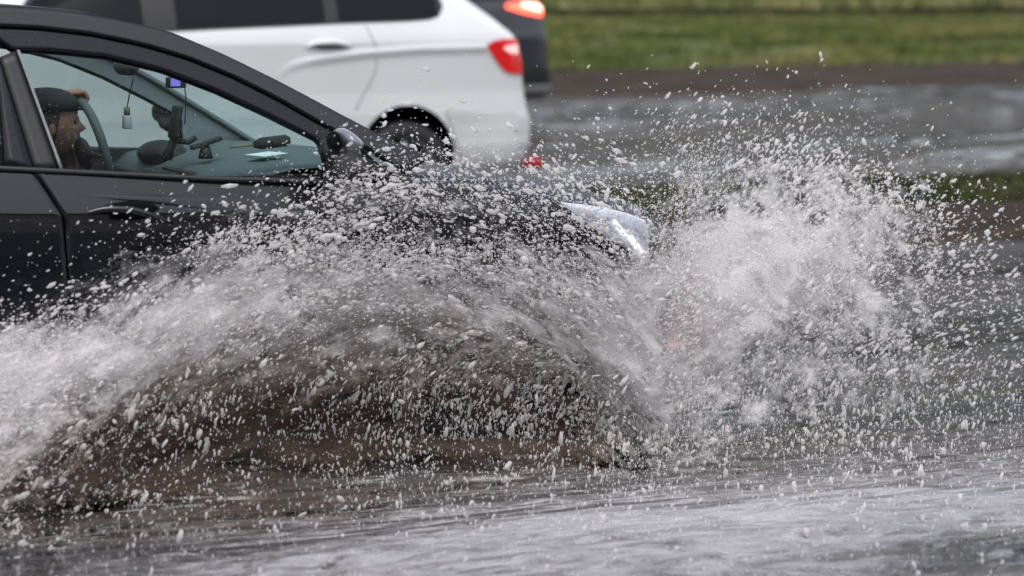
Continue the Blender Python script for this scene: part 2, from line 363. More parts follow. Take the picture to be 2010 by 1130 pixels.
strip('far_dark_strip', [(45.9, .70), (45.95, .93), (46.3, .94), (46.8, .94), (47, .8)], M['dark_strip'], rough=.008, seed=12)  # low raised strip in a very dark brown
strip('upper_grass_bank', [(46.8, .7), (47.0, .95), (56, 1.8), (75, 4)], M['grass'], rough=.02, seed=13)

def blades(name, n, xr, prof, hmin, hmax, wd, seed, clump=.5):
    g = np.random.default_rng(seed); P = np.array(prof)
    x = g.uniform(*xr, n); y = g.uniform(P[0, 0], P[-1, 0], n)
    keep = fbm(x*.8, y*1.6, 4, seed) > clump-.12+g.random(n)*.15; x = x[keep]; y = y[keep]; n = len(x)
    z = np.interp(y, P[:, 0], P[:, 1])-.02; h = g.uniform(hmin, hmax, n); a = g.uniform(0, 2*math.pi, n)
    lean = g.normal(0, .35, (n, 2))*h[:, None]
    A = np.stack([x+np.cos(a)*wd, y+np.sin(a)*wd, z], 1); B = np.stack([x-np.cos(a)*wd, y-np.sin(a)*wd, z], 1)
    C = np.stack([x+lean[:, 0], y+lean[:, 1], z+h], 1)
    V = np.stack([A, B, C], 1).reshape(-1, 3); F = np.arange(3*n).reshape(-1, 3)
    o = fast_mesh(name, V, F, M['marsh'] if seed == 23 else M['blade'], smooth=False); tag(o, kind='stuff'); return o
b = blades('grass', 60000, (8, 32), [(34.1, .22), (38, .50), (45.8, .78)], .06, .2, .022, 21, .48); tag(b, 'blurred yellow green grass growing on the bank beyond the flooded road', 'grass')
b = blades('grass', 22000, (12, 44), [(47.1, .95), (56, 1.8), (62, 2.45)], .1, .35, .04, 22, .4); tag(b, 'grass on the upper bank beyond the dark strip', 'grass')
b = blades('grass', 26000, (3, 16), [(14.35, .13), (14.8, .16), (15.7, .13)], .03, .13, .010, 23, .42); tag(b, 'low green grass on the muddy median strip in the flood', 'grass')

# unseen trees added on both sides, sized for what the wet surfaces mirror
def leafwall(name, label, x0, x1, y, depth, h, n, seed):
    g = np.random.default_rng(seed)
    x = g.uniform(x0, x1, n); top = h*(.7+.5*fbm(x*.08, x*0+3, 3, seed)); z = g.random(n)**.8*top; yy = y+g.normal(0, depth/2, n)
    s = g.uniform(.25, .6, n); a = g.normal(size=(n, 3)); b = g.normal(size=(n, 3)); a /= np.linalg.norm(a, axis=1)[:, None]
    b -= a*(a*b).sum(1)[:, None]; b /= np.linalg.norm(b, axis=1)[:, None]; c = np.stack([x, yy, z], 1); a *= s[:, None]; b *= s[:, None]
    V = np.stack([c-a-b, c+a-b, c+a+b, c-a+b], 1).reshape(-1, 3); F = np.arange(4*n).reshape(-1, 4)
    tag(fast_mesh(name, V, F, M['leaf'], smooth=False), label, 'wood', 'stuff')
leafwall('mirrored_woodland', 'unseen dark bushes added far beyond the upper grass bank for reflections', -50, 110, 82, 5, 11, 17000, 31)
leafwall('mirrored_woodland', 'unseen dark hedge added on the near side of the road for reflections', -40, 40, -20, 4, 8, 16000, 32)

# ================================================================== CAR TOOLS
WX = [-9, -.8, -.5, -.3, -.14, -.01, .08, .14, .19, .22]; WY = [.85, .85, .845, .825, .79, .735, .67, .58, .45, .0]
def inset(z):
    return .05+(z-.965)*.46 if z > .965 else .05*max(0., (z-.835)/.13)
def ywid(x):
    w = float(np.interp(x, WX, WY))
    if x < -3.9: w -= .25*((-3.9-x)/.4)**2
    return w
def ynear(x, z, off=0.): return -(ywid(x)-inset(z))-off
def sidepatch(name, bottom, top, m, parent, off=0., n=40, k=6, both=True, thick=0., yf=ynear):
    """skin between two (x, z) curves on the car's side; both=True adds its mirror image as its own object"""
    bt = resample(bottom, n); tp = resample(top, n); out = []
    for sgn in ((1, -1) if both else (1,)):
        rows = []
        for j in range(k):
            t = j/(k-1); rows.append([(b[0]*(1-t)+a[0]*t, sgn*yf(b[0]*(1-t)+a[0]*t, b[1]*(1-t)+a[1]*t, off), b[1]*(1-t)+a[1]*t) for b, a in zip(bt, tp)])
        V, F = grid(rows); q_ = F[len(F)//2]; a_, b_, c_ = (Vector(V[q_[i]]) for i in (0, 1, 2))
        if (b_-a_).cross(c_-b_).y*sgn > 0: F = [f[::-1] for f in F]
        o = mesh_obj(name, V, F, m, parent)
        if thick: solid(o, thick)
        out.append(o)
    return out

# ================================================================== BLACK SEDAN
X0, YC = 4.126, 8.74
CAR = (X0, YC, 0)
sedan = empty('black_sedan', CAR, 'black sedan ploughing through the flood behind the big splash', 'car')
outer = [[-2.222,1.466],[-2.053,1.456],[-1.907,1.433],[-1.827,1.416],[-1.737,1.397],[-1.68,1.38],[-1.519,1.309],[-1.38,1.238],[-1.268,1.177],[-1.157,1.114],[-1.047,1.054],[-0.932,1.0],[-0.877,0.979]]
drip = [[-2.229,1.407],[-2.117,1.401],[-1.948,1.381],[-1.78,1.345],[-1.64,1.302],[-1.5,1.242],[-1.362,1.169],[-1.252,1.102],[-1.143,1.04],[-1.003,0.952],[-0.966,0.925]]
gtop = [[-2.183,1.333],[-2.071,1.329],[-1.902,1.31],[-1.734,1.267],[-1.566,1.2],[-1.4,1.119],[-1.25,1.04]]
gbot = [[-2.097,0.974],[-1.608,0.933],[-1.233,0.916]]
gfront = [[-1.25,1.04],[-1.239,1.036],[-1.233,0.916]]
gback = [[-2.183,1.333],[-2.097,0.974]]
# extend the roof and rear by the lines the visible part sets
roofline = [(-3.95, 1.13), (-3.7, 1.27), (-3.4, 1.385), (-3.0, 1.45), (-2.6, 1.472)]+outer
dripline = [(-3.9, 1.09), (-3.68, 1.22), (-3.38, 1.33), (-3.0, 1.395), (-2.6, 1.415)]+drip
def T(x):   # belt, wing and boot edge
    return float(np.interp(x, [-4.3, -3.5, -2.17, -1.24, -.95, -.6, -.44, -.22, -.05, .05, .12, .22], [1.03, 1.03, .965, .918, .90, .857, .822, .782, .74, .70, .66, .62]))
def crease(x): return T(x)-float(np.interp(x, [-4, -2.2, -1.6, -.9, 0], [.13, .132, .118, .10, .07]))
def bodyoff(x, z):
    """inward offset of the door skin: ledge above the crease catches the sky, below it turns under"""
    c = crease(x); t = T(x)
    if z >= c: return .052*((z-c)/max(t-c, .01))**1.15
    d_ = c-z
    return np.interp(d_, [0, .012, .04, .12, .28, .42, .5, .56, .65, .72], [0, .010, .016, .018, .004, .0, .006, .012, .04, .08])
def ybody(x, z, off=0.): return -(ywid(x)-bodyoff(x, z))-off
ARCH = [(-.72, .31, .335), (-3.29, .31, .335)]
def snap(p, arches=None, band=.0085):
    for a in (arches or ARCH):
        d_ = math.hypot(p[0]-a[0], p[2]-a[1])
        if abs(d_-a[2]) < band: s = (a[2]+1e-4)/d_; return (a[0]+(p[0]-a[0])*s, p[1], a[1]+(p[2]-a[1])*s)
    return p
def bodypanel(name, xl, xr, m, parent, z0=.17, n=60, k=64, off=0., cut=True):
    out = []
    for sgn in (1, -1):
        rows = []
        for j in range(k):
            f = j/(k-1); row = []
            for i in range(n):
                s = i/(n-1); xa = xl(f); xb = xr(f); x = xa+(xb-xa)*s; c = crease(x); t = T(x)
                z = z0+(c-z0)*(f/.72) if f < .72 else c+(t-c)*(f-.72)/.28
                row.append((x, sgn*ybody(x, z, off), z))
            rows.append(row)
        V, F = grid(rows)
        if cut:
            V = [snap(p) for p in V]
            F = [q for q in F if not any(math.hypot(sum(V[i][0] for i in q)/4-a[0], sum(V[i][2] for i in q)/4-a[1]) < a[2] for a in ARCH)]
        if sgn < 0: F = [q[::-1] for q in F]
        out.append(solid(mesh_obj(name, V, F, m, parent), .012))
    return out
zz = lambda f: .17+(.965-.17)*f
BS = lambda f: -2.178+.085*np.interp(zz(f), [.17, .6, .72, .85, .965], [1.15, 1.0, .9, .45, 0])
fd = bodypanel('front_door', lambda f: BS(f)+.004, lambda f: -1.10, M['black_paint'], sedan, n=50)
rd = bodypanel('rear_door', lambda f: -3.05+.1*(1-f), lambda f: BS(f)-.004, M['black_paint'], sedan, n=50)
bodypanel('front_wing', lambda f: -1.092, lambda f: -.03 if f > .55 else -.16, M['black_paint'], sedan, n=60, k=72)
bodypanel('rear_wing', lambda f: -4.2, lambda f: -3.058+.1*(1-f), M['black_paint'], sedan, n=50)
# front bumper wraps round the nose
def nose(name, zlo, zhi, m, off=0., k=24):
    xs = [-.14, -.08, -.01, .03, .08, .11, .14, .165, .19, .205, .215, .22]; rows = []
    for j in range(k):
        t = j/(k-1); row = []
        pts = [(x, -(float(np.interp(x, WX, WY)))) for x in xs]
        pts += [(x, -y) for x, y in pts[-2::-1]]
        for x, y in pts:
            z = zlo+(zhi(x)-zlo)*t; pinch = .02*math.sin(z*9)+.06*max(0, z-.6)/.2*.5
            s = 1-.03*max(0, z-.55); row.append((x-pinch+off, y*s, z))
        rows.append(row)
    V, F = grid(rows); return solid(mesh_obj(name, V, F, m, sedan), .01)
nose('front_bumper', .16, lambda x: T(x)-.15 if x < .1 else .56, M['black_paint'])
V, F = join(*[box(.17, .215, -.42, .42, z, z+.012) for z in (.36, .39, .42, .45, .48)], box(.16, .19, -.45, .45, .33, .52))
mesh_obj('grille', V, F, M['trim'], sedan, False)
for s in (-1, 1):
    V, F = lathe([(0, -.012), (.045, -.01), (.05, .0), (.045, .01)], 20, 'y', (.075, s*.69, .33)); mesh_obj('fog_lamp', V, F, M['amber'], sedan)
# bonnet, boot lid
def lid(name, x0, x1, zf, wf, m, crown, n=40, k=30):
    rows = []
    for i in range(n):
        x = x0+(x1-x0)*i/(n-1); rows.append([(x+.05*(1-v*v)*(1 if x1 > -1 else 0), v*wf(x), zf(x)+crown*(1-v*v)-.02*abs(v)**12) for v in np.linspace(-1, 1, k)])
    V, F = grid(rows); return solid(mesh_obj(name, V, F, m, sedan), .01)
lid('bonnet', -1.0, .12, lambda x: T(x)+.017 if x < -.05 else T(-.05)+.017-.5*(x+.05)**2*5, lambda x: ywid(x)-.115-.05*max(0, x+.3), M['bonnet_sheen_paint'], .018)
lid('boot_lid', -4.28, -3.72, lambda x: T(x)+.03, lambda x: ywid(x)-.10, M['black_paint'], .02)
# gutters between wing and bonnet, and the top return of the wings
for s in (-1, 1):
    rows = []
    for x in np.linspace(-1.1, .05, 30): rows.append([(x, s*(ywid(x)-.052), T(x)), (x, s*(ywid(x)-.08), T(x)+.010), (x, s*(ywid(x)-.108), T(x)+.012), (x, s*(ywid(x)-.11), T(x)-.03), (x, s*(ywid(x)-.2), T(x)-.03)])
    V, F = grid(rows); mesh_obj('wing_edge', V, F, M['bonnet_sheen_paint'], sedan)
    rows = []
    for x in np.linspace(-4.25, -3.6, 12): rows.append([(x, s*(ywid(x)-.052), T(x)), (x, s*(ywid(x)-.10), T(x)+.03)])
    V, F = grid(rows); mesh_obj('boot_edge', V, F, M['black_paint'], sedan)
# cowl between bonnet and screen
rows = []
for v in np.linspace(-1, 1, 24): rows.append([(-1.12+.14*(1-v*v), v*.76, .93), (-.98+.1*(1-v*v), v*.76, .925), (-.93+.1*(1-v*v), v*.74, .90)])
V, F = grid(rows); solid(mesh_obj('cowl', V, F, M['trim'], sedan), .01)
# floor and inner shell
V, F = join(box(-4.1, -.35, -.78, .78, .2, .3), box(-1.12, -1.06, -.76, .76, .3, .88), box(-4.1, -3.5, -.74, .74, .3, .92), box(-4.28, -4.24, -.7, .7, .25, 1.0), box(-.1, .02, -.55, .55, .25, .6))
mesh_obj('underbody', V, F, M['dark'], sedan, False)
for s in (-1, 1):
    for (ax, az, ar) in ARCH:
        rows = [[(ax+ar*math.cos(t), s*.84, az+ar*math.sin(t)), (ax+ar*math.cos(t), s*.5, az+ar*math.sin(t))] for t in np.linspace(-.4, math.pi+.4, 30)]
        V, F = grid(rows); mesh_obj('arch_liner', V, F, M['dark'], sedan)
def wheel(parent, x, y, z, r, s, spokes=5, wd=.2):
    w_ = bpy.data.objects.new('wheel', None); col.objects.link(w_); w_.parent = parent; w_.location = (x, y, z); w_.empty_display_size = .1
    a = wd/2
    V, F = lathe([(r*.66, -a*.9), (r*.7, -a), (r*.92, -a), (r*.99, -a*.75), (r, 0), (r*.99, a*.75), (r*.92, a), (r*.7, a), (r*.66, a*.9)], 48); mesh_obj('tyre', V, F, M['rubber'], w_)
    pr = [lathe([(r*.68, -s*a*.9), (r*.66, -s*a*.86), (r*.6, -s*a*.4), (r*.58, s*a*.8)], 48), lathe([(0, -s*a*.62), (r*.12, -s*a*.62), (r*.15, -s*a*.5), (r*.15, 0)], 24)]
    for q in range(spokes):
        t = 2*math.pi*q/spokes+.3; cs, sn = math.cos(t), math.sin(t)
        V0, F0 = box(r*.08, r*.64, -.012, .012, -.03, .03); Vn = [(p[0]*cs-p[2]*sn, p[1]-s*a*.55, p[0]*sn+p[2]*cs) for p in V0]; pr.append((Vn, F0))
    V, F = join(*pr); mesh_obj('rim', V, F, M['alloy'], w_); return w_
for x in (-.72, -3.29):
    for s in (-1, 1): wheel(sedan, x, s*.735, .30, .305, -s if False else (1 if s < 0 else -1))
# roof and rails
rail_out = [(-4.02, 1.07)]+roofline
def top_y(x, z): return ywid(x)-inset(z)
slim = [(-3.95, 1.13), (-3.7, 1.27), (-3.4, 1.385), (-3.0, 1.45), (-2.6, 1.472)]+[p for p in outer if p[0] < -1.95]+[(a*.72+b*.28, c*.72+d_*.28) for (a, c), (b, d_) in zip(resample([p for p in dripline if p[0] > -1.85], 12), resample([p for p in outer if p[0] > -1.85], 12))]
sidepatch('roof_rail', dripline, rail_out[1:], M['black_paint'], sedan, .006, n=80, k=6, both=False, thick=.02)
fo = sidepatch('roof_rail', dripline, slim, M['black_paint'], sedan, .006, n=80, k=6, both=True, thick=.02); bpy.data.objects.remove(fo[0])
rr_ = smooth([p for p in roofline if p[0] <= -1.86], 40)
rows = []
for x, z in rr_:
    rows.append([(x, v*(top_y(x, z)-.002), z+(.004*(1-v*v)-.004)*min(1, (x+4.05)/.5)) for v in np.linspace(-1, 1, 26)])
V, F = grid(rows); solid(mesh_obj('roof', V, F, M['black_paint'], sedan), .01)
# gutter seal: thin black tube along the drip line
for s in (-1, 1):
    P = resample(dripline, 70); V, F = tube([(x, s*ynear(x, z, .004), z) for x, z in P], .0065, 6); mesh_obj('gutter_seal', V, F, M['dark'], sedan)
# upper door frames
sill_l = [gback[1][0], gback[1][1]]
ftop = [(p[0], p[1]) for p in drip]
fr_low = [(gback[0][0]-.012, gback[0][1])]+gtop+[gfront[-1]]
fr_up = [(-2.29, 1.405)]+[p for p in drip if p[0] < -1.02]+[(-1.03, .93)]
sidepatch('door_frame', fr_low, fr_up, M['frame_black'], sedan, .0, n=60, k=6, thick=.03)
# mirror sail panel
sidepatch('mirror_sail', [gfront[-1], (-1.02, .915)], [gfront[0], (-1.20, 1.05)], M['trim'], sedan, .004, n=6, k=5, thick=.015)
# pillar between the doors
bseam = [[-2.242,1.311],[-2.177,0.97]]
sidepatch('door_pillar', [bseam[0], bseam[1]][::-1], [gback[1], gback[0]], M['trim'], sedan, -.004, n=14, k=4, thick=.03)
sidepatch('pillar_strip', [(gback[1][0]-.004, gback[1][1]), (gback[0][0]-.004, gback[0][1])], [(gback[1][0]+.004, gback[1][1]), (gback[0][0]+.004, gback[0][1])], mat('grey_strip', (.2, .21, .23), .4), sedan, .006, n=14, k=2, thick=.01)
rgl = [[-2.251,1.311],[-2.268,0.992]]
sidepatch('rear_door_pillar', [rgl[1], rgl[0]], [(bseam[1][0]-.006, bseam[1][1]), (bseam[0][0]-.006, bseam[0][1])], M['frame_black'], sedan, .003, n=14, k=4, thick=.03)
rw_low = [(-3.42, .99), (rgl[1][0], rgl[1][1])]; rw_up = [(-3.30, 1.27), (-3.0, 1.325), (-2.6, 1.335), (rgl[0][0], 1.335)]
sidepatch('rear_door_glass', rw_low, rw_up, M['side_glass'], sedan, -.01, n=20, k=6)
sidepatch('rear_door_frame', [(-3.42, .99)]+rw_up[:-1]+[(-2.25, 1.33)], [(-3.75, 1.02), (-3.6, 1.25), (-3.3, 1.345), (-2.9, 1.41), (-2.25, 1.41)], M['frame_black'], sedan, 0, n=30, k=4, thick=.03)
# front door glass with rounded meeting of sill and frame
sidepatch('door_glass', [gback[1]]+gbot[1:], gtop, M['side_glass'], sedan, -.012, n=40, k=8)
# belt seal
bl = [[-2.347,0.981],[-2.285,0.976],[-2.099,0.962],[-1.609,0.924],[-1.228,0.905]]
blt = [(x, z) for x, z in bl]
sidepatch('belt_seal', [(-3.5, .985)]+blt, [(-3.5, 1.0)]+[(x, z+.013) for x, z in blt], M['trim'], sedan, .006, n=50, k=3, thick=.02)
# windscreens
def screen(name, curve, bow0, bow1, m, yo=.03, n=24, k=30, far=None):
    P = resample(curve, n); Q = resample(far or curve, n); rows = []
    for i, ((x, z), (xq, zq)) in enumerate(zip(P, Q)):
        t = i/(n-1); bow = bow0+(bow1-bow0)*t; yw = top_y(x, z)-yo; yq = top_y(xq, zq)-yo
        rows.append([((x*(1-v)+xq*(1+v))/2-.012+bow*(1-v*v), (-yw*(1-v)+yq*(1+v))/2, (z*(1-v)+zq*(1+v))/2-.010+.006*(1-v*v)*t) for v in np.linspace(-1, 1, k)])
    V, F = grid(rows); return mesh_obj(name, V, F, m, sedan)
scr = [(-.97, .955)]+[p for p in outer if -1.9 < p[0] < -1.0][::-1]
scrf = [(-1.05, .935)]+[tuple(p) for p in slim[-12:]][::-1]
screen('windscreen', scr, .13, .03, M['wind_glass'], far=scrf)
screen('rear_screen', [(-4.0, 1.06), (-3.5, 1.36)], -.1, -.05, M['side_glass'])
# screen seals, and a pale far-side skin added for the reflected light
for s in (-1, 1):
    P = resample([p for p in (scrf if s > 0 else scr)], 30); V, F = tube([(x-.01, s*(top_y(x, z)-.045), z-.014) for x, z in P], .007, 8); mesh_obj('screen_seal', V, F, M['cabin_dark'], sedan)
fo = sidepatch('pillar_reflection_skin', [(x-.0, z) for x, z in fr_low[1:]], [tuple(p) for p in slim[-18:]], mat('reflected_light_grey', (.55, .57, .58), .8), sedan, -.045, n=40, k=4)
bpy.data.objects.remove(fo[0])
# mirror
mir = [[-1.239,1.046]]
mx, mz = mir[0]
def ellipsoid(c, r, n=20, k=14, f=None):
    V = []; F = []
    for i in range(k+1):
        a = math.pi*i/k
        for j in range(n):
            b = 2*math.pi*j/n; p = [math.sin(a)*math.cos(b), math.sin(a)*math.sin(b), math.cos(a)]
            if f: p = f(p)
            V.append((c[0]+r[0]*p[0], c[1]+r[1]*p[1], c[2]+r[2]*p[2]))
    for i in range(k):
        F += [(i*n+j, (i+1)*n+j, (i+1)*n+(j+1) % n, i*n+(j+1) % n) for j in range(n)]
    return V, F
for s in (-1, 1):
    me_ = bpy.data.objects.new('wing_mirror', None); col.objects.link(me_); me_.parent = sedan; me_.location = (mx, s*.97, mz); me_.empty_display_size = .05
    def shp(p):
        q = list(p); q[2] = p[2]*(1-.45*max(0, p[0]))-.55*p[0]*.6; q[0] = p[0] if p[0] > 0 else p[0]*.55; return q
    V, F = ellipsoid((0, 0, 0), (.056, .09, .040), 28, 18, shp); mesh_obj('mirror_cap', V, F, mat('mirror_cap_grey', (.16, .17, .20), .25, .3, 1), me_)
    V, F = tube([(-.02, -s*.06, -.03), (-.015, -s*.11, -.045), (-.0, -s*.16, -.04)], [.03, .026, .03], 10); mesh_obj('mirror_stalk', V, F, M['trim'], me_)
    V, F = ellipsoid((-.034, 0, 0), (.004, .075, .033), 20, 10); mesh_obj('mirror_glass', V, F, M['window_dark'], me_)
# door handles, with the recess shade put in as dark ellipsoids
hb = [[-2.046,0.836],[-1.985,0.852],[-1.889,0.845],[-1.826,0.823],[-1.761,0.8]]
def yh(x, z, off=0.): return ybody(x, z, off)
for pn, dx, par in (('front', 0, fd[0]), ('rear', -.86, rd[0])):
    P = smooth([(x+dx, z) for x, z in hb], 16)
    V, F = tube([(x, yh(x, z, .020*math.sin(math.pi*i/15)), z) for i, (x, z) in enumerate(P)], [.006+.007*math.sin(math.pi*i/15) for i in range(16)], 10); mesh_obj('door_handle', V, F, M['black_paint'], par)
    cx, cz = hb[2][0]+dx-.01, hb[2][1]-.004
    V, F = ellipsoid((cx, yh(cx, cz, -.004), cz), (.098, .010, .030), 24, 12); mesh_obj('recess_shade', V, F, M['dark'], par)
# sculpted blade above the handle
bl_lo = [[-2.056,0.893],[-1.794,0.857],[-1.662,0.839],[-1.505,0.821],[-1.259,0.789]]
bl_up = [[-2.056,0.896],[-1.9,0.89],[-1.657,0.876],[-1.5,0.866],[-1.256,0.85]]
P1 = resample(bl_lo, 30); P2 = resample(bl_up, 30)
rows = [[(a[0], ybody(a[0], a[1], .001), a[1]) for a in P1], [(b_[0]*.6+a[0]*.4, ybody(b_[0], b_[1], .012*min(1, i/8)), b_[1]*.75+a[1]*.25) for i, (a, b_) in enumerate(zip(P1, P2))], [(b_[0], ybody(b_[0], b_[1], .001), b_[1]) for b_ in P2]]
V, F = grid(rows); mesh_obj('door_crease', V, F, M['black_paint'], fd[0])
# headlight
hl_top = [[-0.433,0.817],[-0.335,0.804],[-0.242,0.789],[-0.146,0.763],[-0.069,0.736]]
hl_bot = [[-0.429,0.811],[-0.374,0.773],[-0.305,0.723],[-0.212,0.671],[-0.134,0.628],[-0.067,0.595]]
drl1 = [[-0.225,0.744],[-0.184,0.699]]
drl2 = [[-0.176,0.703],[-0.092,0.616]]
for sgn in (-1, 1):
    hd = bpy.data.objects.new('headlight', None); col.objects.link(hd); hd.parent = sedan; hd.location = (-.1, sgn*.75, .72); hd.empty_display_size = .05
    def hp(name, bot, top, m, off, n=30, k=10):
        bt = resample(bot, n); tp = resample(top, n); rows = []
        for j in range(k):
            t = j/(k-1); rows.append([(b_[0]*(1-t)+a[0]*t+.1, -sgn*(-ywid(b_[0]*(1-t)+a[0]*t)+(.052*max(0, t-.75)*2)-off)-sgn*.75, b_[1]*(1-t)+a[1]*t-.72) for b_, a in zip(bt, tp)])
        V, F = grid(rows); mesh_obj(name, V, F, m, hd)
    hp('reflector', hl_bot, hl_top, M['lamp_inner'], .004); hp('lens', hl_bot, hl_top, M['lamp_glass'], .012)
    w2 = .020
    hp('running_light', [(x, z-.004) for x, z in drl1], [(x+w2*.6, z+.014) for x, z in drl1], M['drl'], .0085, 6, 3)
    hp('running_light', [(x, z-.006) for x, z in drl2], [(x+w2, z+.020) for x, z in drl2], M['drl'], .0085, 8, 3)
# wipers
for y0, y1, x0_ in ((-.62, -.08, -.93), (-.05, .45, -.86)):
    V, F = tube([(x0_, y0, .985), (x0_+.06, (y0+y1)/2, .99), (x0_+.07, y1, .985)], .006, 6); mesh_obj('wiper', V, F, M['trim'], sedan)

# cabin: dashboard, seats, far door card, steering wheel
rows = []
for v in np.linspace(-1, 1, 24):
    y = v*.74; b_ = .13*(1-v*v)
    hump = .03*math.exp(-((y-.37)/.2)**2)
    rows.append([(-.98+b_, y, .945), (-1.15+b_, y, .952+hump*.3), (-1.33+b_*.6, y, .945+hump), (-1.47+b_*.3, y, .915+hump), (-1.53, y, .86), (-1.50, y, .72), (-1.40, y, .55)])
V, F = grid(rows); mesh_obj('dashboard', V, F, M['cabin_grey'], sedan)
V, F = ellipsoid((-1.43, .37, .93), (.085, .16, .05), 24, 12); mesh_obj('instrument_hood', V, F, M['hood_dark'], sedan)
V, F = box(-1.58, -1.40, -.16, .16, .45, .90); bevel(mesh_obj('centre_console', V, F, M['hood_dark'], sedan), .02)
V, F = box(-1.56, -1.50, -.70, .70, .70, .885); bevel(mesh_obj('dash_fascia', V, F, M['hood_dark'], sedan), .015)
V, F = tube([(-1.545, -.68, .895), (-1.52, -.3, .90), (-1.52, .05, .905)], .008, 6); mesh_obj('dash_trim', V, F, M['trim'], sedan)
for vy in (-.6, -.1, .1): V, F = join(box(-1.563, -1.555, vy-.06, vy+.06, .80, .86), *[box(-1.568, -1.562, vy-.055, vy+.055, .81+.014*q, .814+.014*q) for q in range(4)]); mesh_obj('air_vent', V, F, M['trim'], sedan, False)
for s in (1, -1):
    V, F = box(-2.2, -1.1, s*.75-.03*(s > 0), s*.75+.03*(s < 0), .3, .93); mesh_obj('door_card', V, F, M['cabin_dark'], sedan, False)
    V, F = box(-3.4, -2.26, s*.75-.03*(s > 0), s*.75+.03*(s < 0), .3, .95); mesh_obj('door_card', V, F, M['cabin_dark'], sedan, False)
for y in (-.37, .37):
    st = bpy.data.objects.new('seat', None); col.objects.link(st); st.parent = sedan; st.location = (-2.0, y, .3); st.empty_display_size = .1
    V, F = box(-.25, .28, -.25, .25, .05, .22); bevel(mesh_obj('cushion', V, F, M['seat'], st), .05, 3)
    V, F = box(-.08, .08, -.24, .24, .2, .78); V = [(x-(z-.2)*.35-.2, yy, z) for x, yy, z in V]; bevel(mesh_obj('backrest', V, F, M['seat'], st), .05, 3)
    V, F = box(-.05, .05, -.12, .12, .82, .98); V = [(x-.42, yy, z) for x, yy, z in V]; bevel(mesh_obj('headrest', V, F, M['seat'], st), .04, 3)
V, F = box(-3.3, -3.1, -.65, .65, .3, 1.0); bevel(mesh_obj('rear_seat', V, F, M['seat'], sedan), .06, 3)
swc = [[-1.703,0.947]]
sw = bpy.data.objects.new('steering_wheel', None); col.objects.link(sw); sw.parent = sedan; sw.location = (swc[0][0]+.015, .37, swc[0][1]); sw.rotation_euler = (0, R(76), 0); sw.empty_display_size = .1
V, F = tube([(.182*math.cos(t), .182*math.sin(t), 0) for t in np.linspace(0, 2*math.pi, 48, endpoint=False)], .0165, 10, True); mesh_obj('wheel_rim', V, F, M['cabin_grey'], sw)
V, F = join(ellipsoid((0, 0, -.03), (.06, .07, .025)), box(-.008, .008, -.17, .17, -.03, -.015), box(0, .17, -.015, .015, -.03, -.015)); mesh_obj('wheel_hub', V, F, M['cabin_dark'], sw)
mm = [[-1.664,1.256],[-1.49,1.215]]
rvm = bpy.data.objects.new('rear_view_mirror', None); col.objects.link(rvm); rvm.parent = sedan; rvm.location = (mm[0][0], 0, mm[0][1]); rvm.empty_display_size = .05
V, F = ellipsoid((0, 0, 0), (.03, .12, .036), 20, 12, lambda p: [p[0], p[1], max(-.8, min(.8, p[2]))]); mesh_obj('mirror_shell', V, F, mat('shell_grey', (.10, .11, .12), .6), rvm)
V, F = tube([(.0, 0, .02), (.05, 0, .09)], .01, 6); mesh_obj('mirror_bracket', V, F, M['cabin_dark'], rvm)
# sun visor / headliner
rows = [[(x, v*(top_y(x, z)-.06), z-.025+.03*(1-v*v)) for v in np.linspace(-1, 1, 12)] for x, z in rr_]
V, F = grid(rows); mesh_obj('headliner', V, F, mat('headliner_grey', (.10, .12, .13), .9), sedan)

# things in the cabin
def at_car(x, y, z): return (CAR[0]+x, CAR[1]+y, z)
q = [[-1.638,1.217],[-1.658,1.109],[-1.663,1.045],[-1.49,1.215],[-1.468,1.097],[-1.497,1.019],[-1.394,0.987],[-1.182,0.987],[-1.276,0.887]]
e = empty('air_freshener', at_car(q[2][0], 0, q[2][1]), 'small glass bottle air freshener hanging on a cord from the mirror', 'air freshener')
V, F = join(box(-.014, .014, -.014, .014, 0, .045)); bevel(mesh_obj('bottle', V, F, M['amber_liquid'], e), .004)
V, F = lathe([(0, .045), (.011, .045), (.011, .072), (0, .072)], 14, 'z'); mesh_obj('cap', V, F, M['wood'], e)
V, F = tube([(0, 0, .07), (.012, .004, .12), (q[0][0]-q[2][0], 0, q[0][1]-q[2][1])], .0022, 5); mesh_obj('cord', V, F, M['cord'], e)
e = empty('windscreen_gadget', at_car(q[3][0], 0, q[3][1]-.02), 'small box with a glowing violet blue screen high on the windscreen, trailing its lead', 'dash camera')
V, F = box(-.03, .03, -.025, .025, -.015, .022); bevel(mesh_obj('housing', V, F, M['cabin_dark'], e), .004)
V, F = box(-.026, .008, -.0275, -.0255, -.008, .018); mesh_obj('screen', V, F, M['screen'], e, False)
V, F = tube([(.03, 0, 0), (.035, 0, -.05), (.03, 0, -.14)], .0022, 5); mesh_obj('lead', V, F, M['cord'], e)
e = empty('phone_holder', at_car(q[5][0], 0, q[5][1]-.07), 'dark upright phone holder on a bent arm in the middle of the dashboard', 'phone holder')
V, F = box(-.010, .012, -.035, .035, .06, .17); V = [(x+.18*(z-.1), y, z) for x, y, z in V]; bevel(mesh_obj('cradle', V, F, M['cabin_dark'], e), .005)
V, F = tube([(-.03, 0, -.01), (-.012, 0, .03), (.0, 0, .06), (.01, 0, .10)], [.02, .014, .017, .012], 10); mesh_obj('arm', V, F, M['cabin_dark'], e)
V, F = tube([(.01, 0, .05), (.05, 0, .045), (.075, 0, .06)], .010, 8); mesh_obj('clamp', V, F, M['cabin_dark'], e)
e = empty('satnav_mount', at_car(q[6][0], -.02, q[6][1]-.05), 'dark suction mount with tilted cradle standing on the dashboard', 'mount')
V, F = lathe([(0, 0), (.026, 0), (.022, .02), (.014, .045), (0, .047)], 16, 'z'); mesh_obj('suction_cup', V, F, M['cabin_dark'], e)
